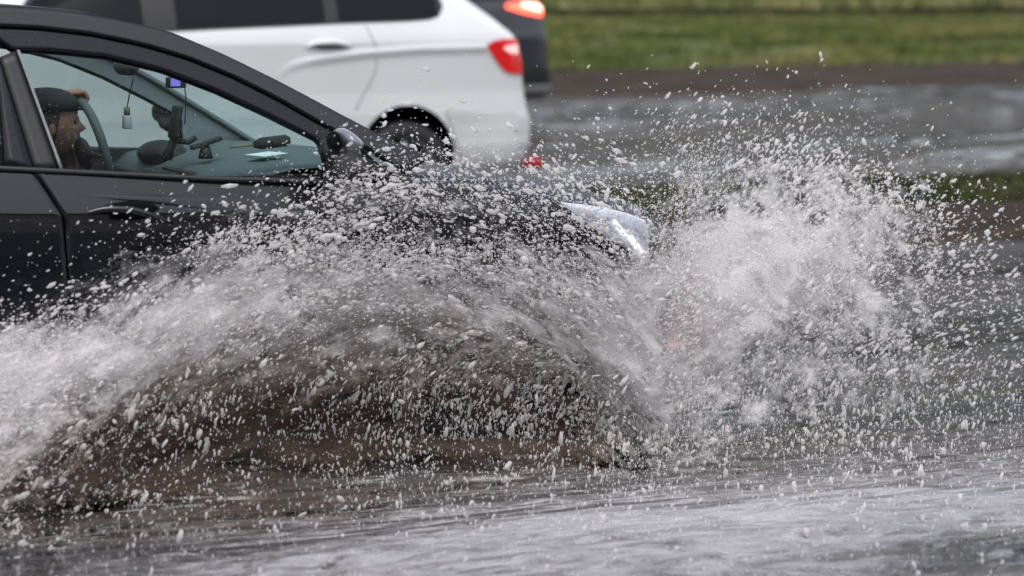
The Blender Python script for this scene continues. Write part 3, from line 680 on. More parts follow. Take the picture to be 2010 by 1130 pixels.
V, F = box(-.05, .055, -.02, .02, .045, .06); V = [(x, y, z+x*.3) for x, y, z in V]; bevel(mesh_obj('cradle', V, F, M['cabin_dark'], e), .003)
e = empty('dashboard_brush', at_car(q[7][0], -.1, q[7][1]-.02), 'dark fuzzy roll lying on top of the dashboard near the windscreen', 'brush')
V, F = tube([(-.065, 0, .018), (-.04, 0, .022), (.05, 0, .03), (.065, 0, .03)], [.010, .021, .021, .012], 14); mesh_obj('roll', V, F, M['fuzzy'], e)
V, F = tube([(-.15, 0, .012), (-.065, 0, .018)], .004, 6); mesh_obj('handle', V, F, M['wood'], e)
e = mesh_obj('paper', *box(-.05, .05, -.06, .05, 0, .002), M['paper'], None, False); e.location = at_car(q[8][0]+.02, -.25, .962); e.rotation_euler = (0, R(-4), .3)
tag(e, 'white sheet of paper lying on the dashboard behind the glass', 'paper')

# driver
hc = [[-1.841,1.049]]
hx, hz = hc[0]
drv = empty('person', at_car(hx-.12, .36, .42), 'driver in dark flat cap and dark jacket, one hand on top of the steering wheel', 'person')
def skin_mesh(name, pts, edges, radii, m, parent, lv=2, root=0):
    me = bpy.data.meshes.new(name); me.from_pydata(pts, edges, []); o = bpy.data.objects.new(name, me); col.objects.link(o); o.parent = parent; me.materials.append(m)
    o.modifiers.new('skin', 'SKIN'); me.skin_vertices.new() if not me.skin_vertices else None
    for i, r in enumerate(radii):
        v = me.skin_vertices[0].data[i]; v.radius = (r, r) if not hasattr(r, '__len__') else r; v.use_root = (i == root)
    sub(o, lv)
    for md in o.modifiers:
        if md.type == 'SKIN': md.use_smooth_shade = True
    return o
hxl, hzl = .12, hz-.42      # head centre in the driver's frame
wtop = (swc[0][0]+.182*math.cos(R(66))*-1*-1, 0, swc[0][1])   # rim top, world-local
rimx = swc[0][0]+.015-(hx-.12)-.182*math.cos(R(76)); rimz = swc[0][1]+.182*math.sin(R(76))-.42
# torso, neck, arms (jacket) as one figure; near arm reaches the rim top
sh = hzl-.26
pts = [(0, 0, .05), (-.02, 0, .2), (0, 0, sh-.06), (.03, 0, sh+.03), (.02, -.17, sh), (.10, -.24, sh-.22), (.28, -.20, sh-.24), (.02, .17, sh), (.12, .24, sh-.22), (.30, .2, sh-.14),
       (.15, -.1, .02), (.42, -.12, .05), (.52, -.12, -.2), (.15, .1, .02), (.42, .12, .05), (.52, .12, -.2)]
ed = [(0, 1), (1, 2), (2, 3), (2, 4), (4, 5), (5, 6), (2, 7), (7, 8), (8, 9), (0, 10), (10, 11), (11, 12), (0, 13), (13, 14), (14, 15)]
rd_ = [(.13, .15), (.12, .15), (.12, .16), (.06, .06), .065, .052, .04, .065, .052, .04, .09, .07, .055, .09, .07, .055]
skin_mesh('jacket', pts, ed, rd_, M['jacket'], drv)
# head: ovoid skull with jaw, nose, brow, lips, facing +x
def head_shape():
    V = []; F = []; n, k = 40, 36
    for i in range(k+1):
        a = math.pi*i/k; zz_ = math.cos(a)
        for j in range(n):
            b_ = 2*math.pi*j/n; cx, cy = math.cos(b_), math.sin(b_); s = math.sin(a)
            x = s*cx*.098; y = s*cy*.076; z = zz_*.118
            if z < 0:
                tt = -z/.118; y *= 1-.30*tt**1.5
                if cx < 0: x *= 1-.45*tt
                else: x += .010*tt
            front = max(0, cx)*s
            nar = math.exp(-(y/.012)**2)
            x += front*nar*(.026*math.exp(-((z+.022)/.014)**2)+.014*math.exp(-((z+.004)/.022)**2))
            x += front*math.exp(-(y/.03)**2)*(.007*math.exp(-((z+.052)/.007)**2)+.006*math.exp(-((z+.066)/.007)**2)+.008*math.exp(-((z+.098)/.014)**2)-.004*math.exp(-((z+.080)/.008)**2))
            x += front*(.006*math.exp(-((z-.022)/.010)**2))
            x -= front*.010*math.exp(-((abs(y)-.032)/.014)**2)*math.exp(-((z-.004)/.012)**2)
            V.append((x, y, z))
    for i in range(k): F += [(i*n+j, (i+1)*n+j, (i+1)*n+(j+1) % n, i*n+(j+1) % n) for j in range(n)]
    return V, F
V, F = join(head_shape(), tube([(-.02, 0, -.07), (-.035, 0, -.13), (-.06, 0, -.20)], [.055, .052, .062], 16), ellipsoid((-.012, -.078, -.012), (.017, .008, .03), 12, 8), ellipsoid((-.012, .078, -.012), (.017, .008, .03), 12, 8))
V = [(x+hxl, y, z+hzl) for x, y, z in V]; hd_ = mesh_obj('head', V, F, M['skin'], drv)
V, F = ellipsoid((hxl-.016, 0, hzl+.002), (.103, .085, .108), 28, 16, lambda p: [p[0], p[1], max(p[2], -.65)] if p[0] < .30 else [.30+(p[0]-.30)*.4, p[1], max(p[2], .25)]); mesh_obj('hair', V, F, M['hair'], hd_)
V, F = join(ellipsoid((hxl-.010, 0, hzl+.066), (.116, .094, .060), 28, 14, lambda p: [p[0], p[1], max(p[2], -.35)]), ellipsoid((hxl+.10, 0, hzl+.052), (.032, .06, .009), 20, 8)); mesh_obj('flat_cap', V, F, M['cap'], drv)
for sy in (-1, 1):
    V, F = ellipsoid((hxl+.080, sy*.031, hzl+.004), (.010, .011, .007), 10, 8); mesh_obj('eye', V, F, M['dark'], drv)
# hand closed over the rim top: palm, four bent fingers, thumb
hy = .01; px_, pz_ = rimx-.035, rimz+.012
P = [(px_-.045, hy, pz_-.055), (px_-.02, hy, pz_-.02), (px_+.01, hy, pz_+.012)]; E_ = [(0, 1), (1, 2)]; Rr = [(.024, .021), (.032, .018), (.034, .016)]
for k_, (dy, ln) in enumerate(((-.033, .9), (-.011, 1.02), (.011, 1.0), (.033, .8))):
    b0 = len(P)
    P += [(px_+.022, hy+dy, pz_+.018), (px_+.022+.026*ln, hy+dy*1.05, pz_+.022), (px_+.03+.034*ln, hy+dy*1.05, pz_-.001), (px_+.022+.022*ln, hy+dy, pz_-.026)]
    E_ += [(2, b0), (b0, b0+1), (b0+1, b0+2), (b0+2, b0+3)]; Rr += [.0105, .0095, .0088, .0075]
b0 = len(P); P += [(px_-.002, hy+.045, pz_-.018), (px_+.012, hy+.058, pz_-.034), (px_+.03, hy+.055, pz_-.045)]; E_ += [(1, b0), (b0, b0+1), (b0+1, b0+2)]; Rr += [.013, .011, .009]
b0 = len(P); P += [(.30, .2, sh-.14)]; E_ += [(0, b0)]; Rr += [(.030, .030)]
skin_mesh('hand', P, E_, Rr, M['skin'], drv, 2, 0)

# ================================================================== WAGON AND SUV
def loft_body(parent, name, spec, m, zs, arches, npt=320):
    rows = []
    for z in zs:
        xf, xr, hw, r = [float(np.interp(z, spec['z'], spec[k_])) for k_ in ('xf', 'xr', 'hw', 'r')]
        loop = []
        segs = [(xr-r, -(hw-r), -90, 0), (xr-r, hw-r, 0, 90), (xf+r, hw-r, 90, 180), (xf+r, -(hw-r), 180, 270)]
        # near side first: dense points along x for clean arches
        for x in np.linspace(xf+r, xr-r, npt): loop.append((x, -hw+spec['bow']*((x-(xf+xr)/2)/(xr-xf)*2)**4, z))
        yb = -hw+spec['bow']
        for a in np.linspace(-85, 0, 10): loop.append((xr-r+r*math.cos(R(a)), yb+r+r*math.sin(R(a)), z))
        for a in np.linspace(0, 85, 10): loop.append((xr-r+r*math.cos(R(a)), -yb-r+r*math.sin(R(a)), z))
        for x in np.linspace(xr-r, xf+r, npt): loop.append((x, hw-spec['bow']*((x-(xf+xr)/2)/(xr-xf)*2)**4, z))
        for a in np.linspace(95, 180, 10): loop.append((xf+r+r*math.cos(R(a)), -yb-r+r*math.sin(R(a)), z))
        for a in np.linspace(180, 265, 10): loop.append((xf+r+r*math.cos(R(a)), yb+r+r*math.sin(R(a)), z))
        rows.append(loop)
    k = len(rows[0]); V = [snap(p, arches, .0075) if abs(p[1]) > .5 else p for r_ in rows for p in r_]; F = []
    for i in range(len(rows)-1):
        for j in range(k):
            q = (i*k+j, i*k+(j+1) % k, (i+1)*k+(j+1) % k, (i+1)*k+j)
            if any(math.hypot(sum(V[i_][0] for i_ in q)/4-a[0], sum(V[i_][2] for i_ in q)/4-a[1]) < a[2] for a in arches) and abs(V[q[0]][1]) > .5: continue
            F.append(q)
    F.append(tuple((len(rows)-1)*k+j for j in range(k))); F.append(tuple(range(k))[::-1])
    return mesh_obj(name, V, F, m, parent)
def yspec(spec):
    def f(x, z, off=0.):
        xf, xr, hw, r = [float(np.interp(z, spec['z'], spec[k_])) for k_ in ('xf', 'xr', 'hw', 'r')]
        y = -hw+spec['bow']*((max(min(x, xr-r), xf+r)-(xf+xr)/2)/(xr-xf)*2)**4
        if x > xr-r: y = -hw+spec['bow']+r-math.sqrt(max(0, r*r-(x-(xr-r))**2))
        return y-off
    return f
YW = 16.2; XW = 7.39
wg = [[-0.369,1.404],[-0.121,1.201],[-0.054,1.099],[-0.035,0.911],[-0.016,0.724],[0.036,0.586],[0.029,0.381],[-0.031,0.3]]
wagon = empty('white_wagon', (XW, YW+.87, 0), 'white estate car driving away to the left beyond the black sedan', 'car')
wz = [.24, .33, .44, .60, .66, .80, 1.0, 1.13, 1.18, 1.28, 1.40, 1.55, 1.62, 1.645]
rz = sorted([(p[1], p[0]) for p in wg]); rzz = [p[0] for p in rz]; rxx = [p[1] for p in rz]
spec = dict(z=wz, bow=.07, xr=[float(np.interp(z, rzz, rxx)) if z <= rzz[-1] else rxx[-1]-(z-rzz[-1])*.75 for z in wz],
            xf=[-4.25, -4.3, -4.32, -4.33, -4.32, -4.28, -4.2, -4.0, -3.85, -3.65, -3.4, -3.1, -2.85, -2.65],
            hw=[.80, .85, .865, .865, .868, .862, .868, .873, .862, .83, .78, .72, .64, .52], r=[.12, .12, .12, .12, .12, .10, .10, .10, .12, .15, .2, .22, .25, .28])
WA = [[-0.925,0.406],[-0.934,0.721]]
wcx, wcz = WA[0][0], WA[1][1]-.345
arches = [(wcx, wcz, .345), (wcx-2.63, wcz, .345)]
yw = yspec(spec)
loft_body(wagon, 'body', spec, M['white_paint'], np.r_[np.linspace(.24, 1.16, 84), np.linspace(1.18, 1.645, 22)], arches)
for a in arches: mesh_obj('arch_liner', *box(a[0]-.46, a[0]+.46, -.62, .62, .22, .8), M['dark'], wagon, False)
for a in arches:
    for s in (-1, 1): wheel(wagon, a[0], s*.74, .30, .31, 1 if s < 0 else -1, 5)
def wpatch(name, lo, up, m, off, n=40, k=8, both=True, par=None): return sidepatch(name, lo, up, m, par or wagon, off, n, k, both, 0, yw)
wl = [[-3.621,1.142],[-3.11,1.175],[-2.486,1.214],[-1.946,1.235],[-1.392,1.254],[-0.896,1.267],[-0.716,1.279],[-0.65,1.312],[-0.636,1.358]]
wu = [(x+max(0, .22-.22*(x-wl[0][0])/.9), z+.30) for x, z in wl[:-3]]+[(wl[-3][0]-.03, wl[-1][1]+.20), (wl[-2][0]-.02, wl[-1][1]+.12), (wl[-1][0], wl[-1][1]+.02)]
# windows: rear quarter, rear door, front door, with dark pillars between
def clipx(pts, a, b, n=24):
    p = np.array(pts); xs = np.linspace(a, b, n); o_ = np.argsort(p[:, 0]); return [(x, float(np.interp(x, p[o_, 0], p[o_, 1]))) for x in xs]
xe = wl[-1][0]; pl = [[-2.503,1.22],[-2.678,1.222],[-1.462,1.244],[-1.41,1.244]]
wpatch('window_surround', wl, wu, M['trim'], .003)
wpatch('quarter_window', clipx([(x, z+.015) for x, z in wl], pl[3][0]+.02, xe-.05), clipx([(x, z-.02) for x, z in wu], pl[3][0]+.02, xe-.05), M['window_dark'], .006)
wpatch('rear_door_window', clipx([(x, z+.015) for x, z in wl], pl[0][0]+.02, pl[2][0]-.02), clipx([(x, z-.02) for x, z in wu], pl[0][0]+.02, pl[2][0]-.02), M['window_dark'], .006)
wpatch('front_door_window', clipx([(x, z+.015) for x, z in wl], pl[1][0]-1.0, pl[1][0]-.02), clipx([(x, z-.02) for x, z in wu], pl[1][0]-.68, pl[1][0]-.02), M['window_dark'], .006)
tl_lo = [[-0.344,1.095],[-0.292,1.027],[-0.222,0.945],[-0.166,0.917],[-0.039,0.908]]
tl_up = [[-0.343,1.102],[-0.296,1.135],[-0.222,1.148],[-0.147,1.147],[-0.069,1.139]]
for o in wpatch('tail_light', tl_lo, tl_up, M['red_lens'], .012, 30, 10):
    pass
pi_lo = [[-0.222,1.08],[-0.166,1.046],[-0.099,1.045]]
pi_up = [[-0.222,1.094],[-0.166,1.106],[-0.099,1.106]]
tls = [c for c in wagon.children if c.name.startswith('tail_light')]
for t_, y_ in zip(tls, (1, -1)):
    o = wpatch('reversing_lens', pi_lo, pi_up, M['pink_lens'], .016, 16, 5, False, t_)[0]
    if y_ < 0: o.scale = (1, -1, 1)
# swage line: a raised rounded crease
sw1 = [[-1.844,0.922],[-1.743,0.992],[-1.597,1.026],[-1.232,1.068],[-0.853,1.09],[-0.351,1.095]]
sw_up = [(x, z+.02) for x, z in sw1]
for sgn in (-1, 1):
    P = smooth(sw1, 50); rows = []
    for dz, off in ((-.05, .0), (-.022, .003), (-.004, .014), (.010, .006), (.03, .0)): rows.append([(x, -sgn*(yw(x, z+dz, off*min(1, i/10)+.0012)), z+dz) for i, (x, z) in enumerate(P)])
    V, F = grid(rows); mesh_obj('swage_line', V, F, M['white_paint'], wagon)
# bumper, slightly proud, dirty
bp_lo = [[-0.518,0.321],[-0.278,0.3],[-0.039,0.297]]
bp_up = [[-0.652,0.696],[-0.351,0.656],[0.021,0.634]]
wpatch('rear_bumper', bp_lo, bp_up, M['dirt_white'], .014, 30, 14)
hnd = [[-1.631,1.108],[-1.561,1.134],[-1.428,1.136],[-1.323,1.112]]
for sgn in (-1, 1):
    P = resample(hnd, 12); V, F = tube([(x, -sgn*yw(x, z, .02*math.sin(math.pi*i/11)), z) for i, (x, z) in enumerate(P)], [.008+.01*math.sin(math.pi*i/11) for i in range(12)], 8); mesh_obj('door_handle', V, F, M['white_paint'], wagon)
    V, F = ellipsoid((hnd[1][0]+.1, -sgn*yw(hnd[1][0]+.1, hnd[1][1]-.02, -.002), hnd[1][1]-.025), (.14, .008, .022), 20, 8); mesh_obj('recess_shade', V, F, mat('recess_shade_grey', (.1, .1, .1), .6), wagon)  # grey ellipsoid paints the shade behind the handle
# door seam lines
for a_, b_ in (((708, 48), (735, 120)), ((735, 120), (700, 200))):
    pass
seam = [[-1.209,1.243],[-1.146,1.11],[-1.14,0.961],[-1.212,0.829],[-1.291,0.698]]
for sgn in (-1, 1):
    P = smooth(seam, 20); V, F = tube([(x, -sgn*yw(x, z, .0), z) for x, z in P], .004, 5); mesh_obj('door_seam', V, F, mat('seam', (.2, .2, .21), .8), wagon)
fg = [[0.082,0.27]]
for s in (-1, 1):
    V, F = ellipsoid((fg[0][0]-.055, s*.76, fg[0][1]+.03), (.075, .05, .050), 20, 12); mesh_obj('rear_fog_lamp', V, F, mat('dull_red_lens', (.32, .03, .04), .7, spec=.1), wagon)
V, F = box(-.012, .025, -.26, .26, .78, .89); mesh_obj('number_plate', V, F, M['paper'], wagon, False).location = (0, 0, 0)

# SUV
YS = 25.0; su = [[11.482,1.32],[11.552,1.215],[11.54,1.11],[11.581,0.821],[11.594,0.479],[11.611,0.383],[11.565,0.321],[11.159,1.311],[11.552,1.142],[11.551,1.278],[11.391,0.334]]
XS_ = su[4][0]
suv = empty('dark_suv', (XS_, YS+.9, 0), 'dark sport utility vehicle with lit red tail lamp beyond the white estate', 'car')
sz = [.30, .40, .55, .95, 1.0, 1.25, 1.35, 1.62, 1.72, 1.76]
spec2 = dict(z=sz, bow=.06, xr=[-.02, .03, .02, -.01, -.03, -.06, -.12, -.40, -.5, -.6], xf=[-4.4, -4.45, -4.45, -4.4, -4.3, -3.4, -3.2, -2.8, -2.6, -2.4], hw=[.86, .9, .92, .92, .91, .88, .84, .74, .68, .55], r=[.10, .10, .10, .10, .10, .12, .2, .22, .25, .25])
ys_ = yspec(spec2); ar2 = [(-.95, .36, .38), (-3.6, .36, .38)]
loft_body(suv, 'body', spec2, M['suv_paint'], np.linspace(.3, 1.76, 50), ar2, 90)
for a in ar2: mesh_obj('arch_liner', *box(a[0]-.45, a[0]+.45, -.62, .62, .28, .85), M['dark'], suv, False)
for a in ar2:
    for s in (-1, 1): wheel(suv, a[0], s*.77, .345, .35, 1 if s < 0 else -1)
def spatch(name, lo, up, m, off, n=24, k=6, both=True, par=None): return sidepatch(name, lo, up, m, par or suv, off, n, k, both, 0, ys_)
spatch('side_windows', [(-2.9, 1.27), (-.5, 1.33)], [(-2.7, 1.55), (-.65, 1.58)], M['window_dark'], .006)
tl = spatch('tail_lamp', [(-.52, 1.24), (-.30, 1.18), (-.14, 1.155), (-.055, 1.155)], [(-.52, 1.28), (-.3, 1.31), (-.14, 1.32), (-.085, 1.32)], M['red_lit'], .02)
for t_, y_ in zip(tl, (1, -1)):
    o = spatch('brake_light', [(-.34, 1.265), (-.2, 1.225), (-.066, 1.205)], [(-.34, 1.295), (-.2, 1.285), (-.075, 1.275)], M['hot_lit'], .03, 12, 4, False, t_)[0]
    if y_ < 0: o.scale = (1, -1, 1)
spatch('rear_bumper', [(-.7, .42), (-.2, .34), (.02, .34)], [(-.7, .62), (-.2, .62), (.018, .62)], M['trim'], .02)
spatch('bumper_skirt', [(-.4, .36), (.018, .36)], [(-.4, .45), (.022, .45)], M['alloy'], .03)

# ================================================================== SPLASH
# curtain surface: nodes (x, y, z) in metres of the arc of water thrown by the front wheel and nose;
# it leaves the car's flank at the top and lands half a metre to a metre nearer the kerb
NODES = np.array([[[1.647,7.72,1.342],[1.796,7.72,1.34],[1.949,7.723,1.338],[2.103,7.725,1.337],[2.261,7.728,1.335],[2.421,7.73,1.333],[2.583,7.733,1.331],[2.749,7.736,1.329],[2.917,7.738,1.327],[3.088,7.741,1.325],[3.263,7.743,1.323],[3.44,7.746,1.321],[3.62,7.749,1.319],[3.852,7.85,1.314],[4.143,8.05,1.306],[4.4,8.162,1.3],[4.615,8.185,1.297],[4.836,8.208,1.294],[5.061,8.231,1.291],[5.291,8.254,1.288],[5.527,8.277,1.284],[5.767,8.3,1.281],[5.997,8.3,1.278]],[[1.645,7.72,1.231],[1.794,7.72,1.229],[1.946,7.723,1.226],[2.101,7.725,1.223],[2.259,7.728,1.22],[2.419,7.73,1.218],[2.582,7.733,1.215],[2.748,7.736,1.212],[2.916,7.738,1.209],[3.088,7.741,1.206],[3.262,7.743,1.203],[3.44,7.746,1.2],[3.621,7.749,1.196],[3.853,7.85,1.189],[4.144,8.05,1.176],[4.401,8.162,1.167],[4.617,8.185,1.163],[4.838,8.208,1.158],[5.063,8.231,1.153],[5.294,8.254,1.148],[5.53,8.277,1.144],[5.771,8.3,1.139],[6.001,8.3,1.135]],[[1.642,7.72,1.12],[1.791,7.72,1.117],[1.944,7.723,1.113],[2.099,7.725,1.109],[2.257,7.728,1.106],[2.417,7.73,1.102],[2.581,7.733,1.098],[2.747,7.736,1.094],[2.915,7.738,1.09],[3.087,7.741,1.086],[3.262,7.743,1.082],[3.44,7.746,1.078],[3.621,7.749,1.073],[3.854,7.85,1.063],[4.145,8.05,1.046],[4.402,8.162,1.034],[4.619,8.185,1.028],[4.84,8.208,1.022],[5.066,8.231,1.015],[5.297,8.254,1.009],[5.533,8.277,1.002],[5.775,8.3,0.996],[6.006,8.3,0.99]],[[1.638,7.715,1.009],[1.788,7.715,1.005],[1.941,7.719,1.0],[2.097,7.723,0.995],[2.255,7.727,0.991],[2.416,7.731,0.986],[2.58,7.735,0.981],[2.746,7.738,0.976],[2.916,7.741,0.971],[3.088,7.744,0.965],[3.263,7.747,0.96],[3.441,7.749,0.955],[3.623,7.752,0.95],[3.855,7.851,0.936],[4.145,8.048,0.915],[4.401,8.157,0.901],[4.618,8.18,0.893],[4.838,8.202,0.885],[5.064,8.224,0.878],[5.295,8.246,0.869],[5.531,8.268,0.861],[5.772,8.29,0.853],[6.002,8.289,0.846]],[[1.63,7.688,0.9],[1.78,7.691,0.894],[1.934,7.701,0.888],[2.091,7.712,0.882],[2.252,7.725,0.875],[2.415,7.733,0.869],[2.581,7.742,0.863],[2.75,7.751,0.856],[2.92,7.756,0.85],[3.094,7.76,0.843],[3.27,7.765,0.837],[3.449,7.767,0.83],[3.631,7.768,0.824],[3.859,7.858,0.809],[4.14,8.036,0.785],[4.391,8.135,0.769],[4.605,8.154,0.76],[4.823,8.173,0.751],[5.046,8.191,0.742],[5.272,8.207,0.733],[5.503,8.222,0.724],[5.738,8.236,0.714],[5.965,8.232,0.707]],[[1.62,7.654,0.791],[1.77,7.659,0.785],[1.926,7.678,0.777],[2.086,7.698,0.769],[2.25,7.722,0.76],[2.414,7.736,0.752],[2.583,7.751,0.743],[2.755,7.768,0.735],[2.926,7.775,0.727],[3.101,7.781,0.72],[3.28,7.788,0.712],[3.459,7.789,0.705],[3.641,7.789,0.697],[3.864,7.867,0.681],[4.134,8.022,0.656],[4.377,8.107,0.638],[4.588,8.121,0.628],[4.803,8.135,0.618],[5.023,8.149,0.608],[5.243,8.156,0.599],[5.467,8.162,0.589],[5.695,8.168,0.579],[5.917,8.16,0.571]],[[1.609,7.616,0.684],[1.759,7.624,0.677],[1.917,7.651,0.666],[2.079,7.682,0.656],[2.247,7.718,0.644],[2.414,7.739,0.634],[2.585,7.762,0.624],[2.76,7.787,0.613],[2.934,7.796,0.604],[3.11,7.805,0.595],[3.291,7.814,0.585],[3.47,7.814,0.577],[3.652,7.813,0.569],[3.869,7.876,0.552],[4.126,8.005,0.527],[4.361,8.075,0.508],[4.569,8.084,0.498],[4.78,8.093,0.487],[4.996,8.101,0.476],[5.209,8.098,0.466],[5.425,8.095,0.457],[5.645,8.091,0.447],[5.861,8.077,0.438]],[[1.597,7.573,0.579],[1.747,7.585,0.569],[1.907,7.622,0.557],[2.072,7.665,0.543],[2.243,7.714,0.528],[2.413,7.743,0.516],[2.587,7.774,0.503],[2.767,7.809,0.489],[2.942,7.82,0.479],[3.12,7.831,0.468],[3.302,7.843,0.457],[3.482,7.841,0.448],[3.665,7.839,0.439],[3.875,7.887,0.422],[4.118,7.987,0.398],[4.343,8.039,0.38],[4.547,8.043,0.368],[4.755,8.046,0.357],[4.966,8.048,0.346],[5.171,8.035,0.337],[5.378,8.021,0.327],[5.589,8.006,0.318],[5.8,7.987,0.309]],[[1.585,7.528,0.474],[1.735,7.543,0.463],[1.897,7.591,0.448],[2.065,7.646,0.431],[2.24,7.709,0.412],[2.412,7.746,0.397],[2.59,7.787,0.381],[2.774,7.831,0.365],[2.95,7.845,0.353],[3.131,7.859,0.34],[3.315,7.874,0.328],[3.495,7.871,0.317],[3.678,7.867,0.307],[3.881,7.899,0.291],[4.109,7.967,0.269],[4.324,8.002,0.252],[4.524,7.999,0.24],[4.727,7.996,0.229],[4.933,7.992,0.217],[5.13,7.967,0.209],[5.329,7.941,0.201],[5.529,7.915,0.193],[5.734,7.89,0.184]],[[1.572,7.48,0.371],[1.722,7.498,0.359],[1.886,7.558,0.34],[2.058,7.626,0.319],[2.237,7.705,0.296],[2.412,7.75,0.278],[2.593,7.8,0.259],[2.781,7.855,0.239],[2.959,7.871,0.225],[3.142,7.889,0.211],[3.329,7.907,0.196],[3.509,7.902,0.185],[3.692,7.896,0.174],[3.888,7.911,0.159],[4.099,7.947,0.141],[4.304,7.961,0.125],[4.5,7.953,0.114],[4.698,7.943,0.103],[4.899,7.932,0.091],[5.087,7.895,0.084],[5.275,7.857,0.078],[5.465,7.818,0.071],[5.663,7.787,0.063]],[[1.558,7.429,0.27],[1.709,7.452,0.255],[1.875,7.523,0.232],[2.05,7.605,0.207],[2.234,7.7,0.179],[2.412,7.754,0.158],[2.596,7.814,0.135],[2.788,7.88,0.111],[2.969,7.899,0.096],[3.154,7.92,0.08],[3.343,7.941,0.063],[3.523,7.934,0.051],[3.707,7.928,0.039],[3.895,7.923,0.027],[4.089,7.925,0.013],[4.227,7.818,0.02],[4.385,7.747,0.02],[4.543,7.677,0.02],[4.701,7.607,0.02],[4.858,7.537,0.02],[5.016,7.466,0.02],[5.174,7.396,0.02],[5.332,7.326,0.02]],[[1.545,7.377,0.17],[1.696,7.403,0.153],[1.864,7.487,0.126],[2.042,7.583,0.096],[2.23,7.695,0.062],[2.411,7.759,0.038],[2.6,7.829,0.011],[2.73,7.719,0.02],[2.876,7.654,0.02],[3.021,7.589,0.02],[3.167,7.524,0.02],[3.313,7.46,0.02],[3.458,7.395,0.02],[3.604,7.33,0.02],[3.749,7.265,0.02],[3.895,7.2,0.02],[4.04,7.136,0.02],[4.186,7.071,0.02],[4.331,7.006,0.02],[4.477,6.941,0.02],[4.623,6.876,0.02],[4.768,6.812,0.02],[4.914,6.747,0.02]],[[1.531,7.322,0.071],[1.682,7.353,0.053],[1.852,7.449,0.021],[1.989,7.394,0.02],[2.124,7.334,0.02],[2.259,7.273,0.02],[2.394,7.213,0.02],[2.529,7.153,0.02],[2.664,7.093,0.02],[2.799,7.033,0.02],[2.934,6.973,0.02],[3.07,6.912,0.02],[3.205,6.852,0.02],[3.34,6.792,0.02],[3.475,6.732,0.02],[3.61,6.672,0.02],[3.745,6.612,0.02],[3.88,6.552,0.02],[4.015,6.491,0.02],[4.15,6.431,0.02],[4.286,6.371,0.02],[4.421,6.311,0.02],[4.556,6.251,0.02]],[[1.472,7.056,0.02],[1.598,7.0,0.02],[1.725,6.944,0.02],[1.851,6.888,0.02],[1.977,6.831,0.02],[2.103,6.775,0.02],[2.229,6.719,0.02],[2.355,6.663,0.02],[2.481,6.607,0.02],[2.607,6.551,0.02],[2.733,6.495,0.02],[2.859,6.439,0.02],[2.985,6.382,0.02],[3.111,6.326,0.02],[3.237,6.27,0.02],[3.363,6.214,0.02],[3.489,6.158,0.02],[3.615,6.102,0.02],[3.742,6.046,0.02],[3.868,5.99,0.02],[3.994,5.933,0.02],[4.12,5.877,0.02],[4.246,5.821,0.02]],[[1.375,6.603,0.02],[1.494,6.55,0.02],[1.612,6.498,0.02],[1.73,6.445,0.02],[1.848,6.392,0.02],[1.966,6.34,0.02],[2.084,6.287,0.02],[2.202,6.235,0.02],[2.321,6.182,0.02],[2.439,6.129,0.02],[2.557,6.077,0.02],[2.675,6.024,0.02],[2.793,5.972,0.02],[2.911,5.919,0.02],[3.029,5.866,0.02],[3.148,5.814,0.02],[3.266,5.761,0.02],[3.384,5.709,0.02],[3.502,5.656,0.02],[3.62,5.603,0.02],[3.738,5.551,0.02],[3.857,5.498,0.02],[3.975,5.445,0.02]]])
NR, NC = NODES.shape[:2]
def surf(u, v):
    """u across 0..NC-1, v down 0..NR-1 -> position"""
    u = np.clip(u, 0, NC-1.001); v = np.clip(v, 0, NR-1.001); i = v.astype(int); j = u.astype(int); fv = (v-i)[:, None]; fu = (u-j)[:, None]
    return (NODES[i, j]*(1-fu)+NODES[i, j+1]*fu)*(1-fv)+(NODES[i+1, j]*(1-fu)+NODES[i+1, j+1]*fu)*fv
def field(A, u, v):
    A = np.asarray(A, float); u = np.clip(u, 0, A.shape[1]-1.001); v = np.clip(v, 0, A.shape[0]-1.001); i = v.astype(int); j = u.astype(int); fv = v-i; fu = u-j
    return (A[i, j]*(1-fu)+A[i, j+1]*fu)*(1-fv)+(A[i+1, j]*(1-fu)+A[i+1, j+1]*fu)*fv
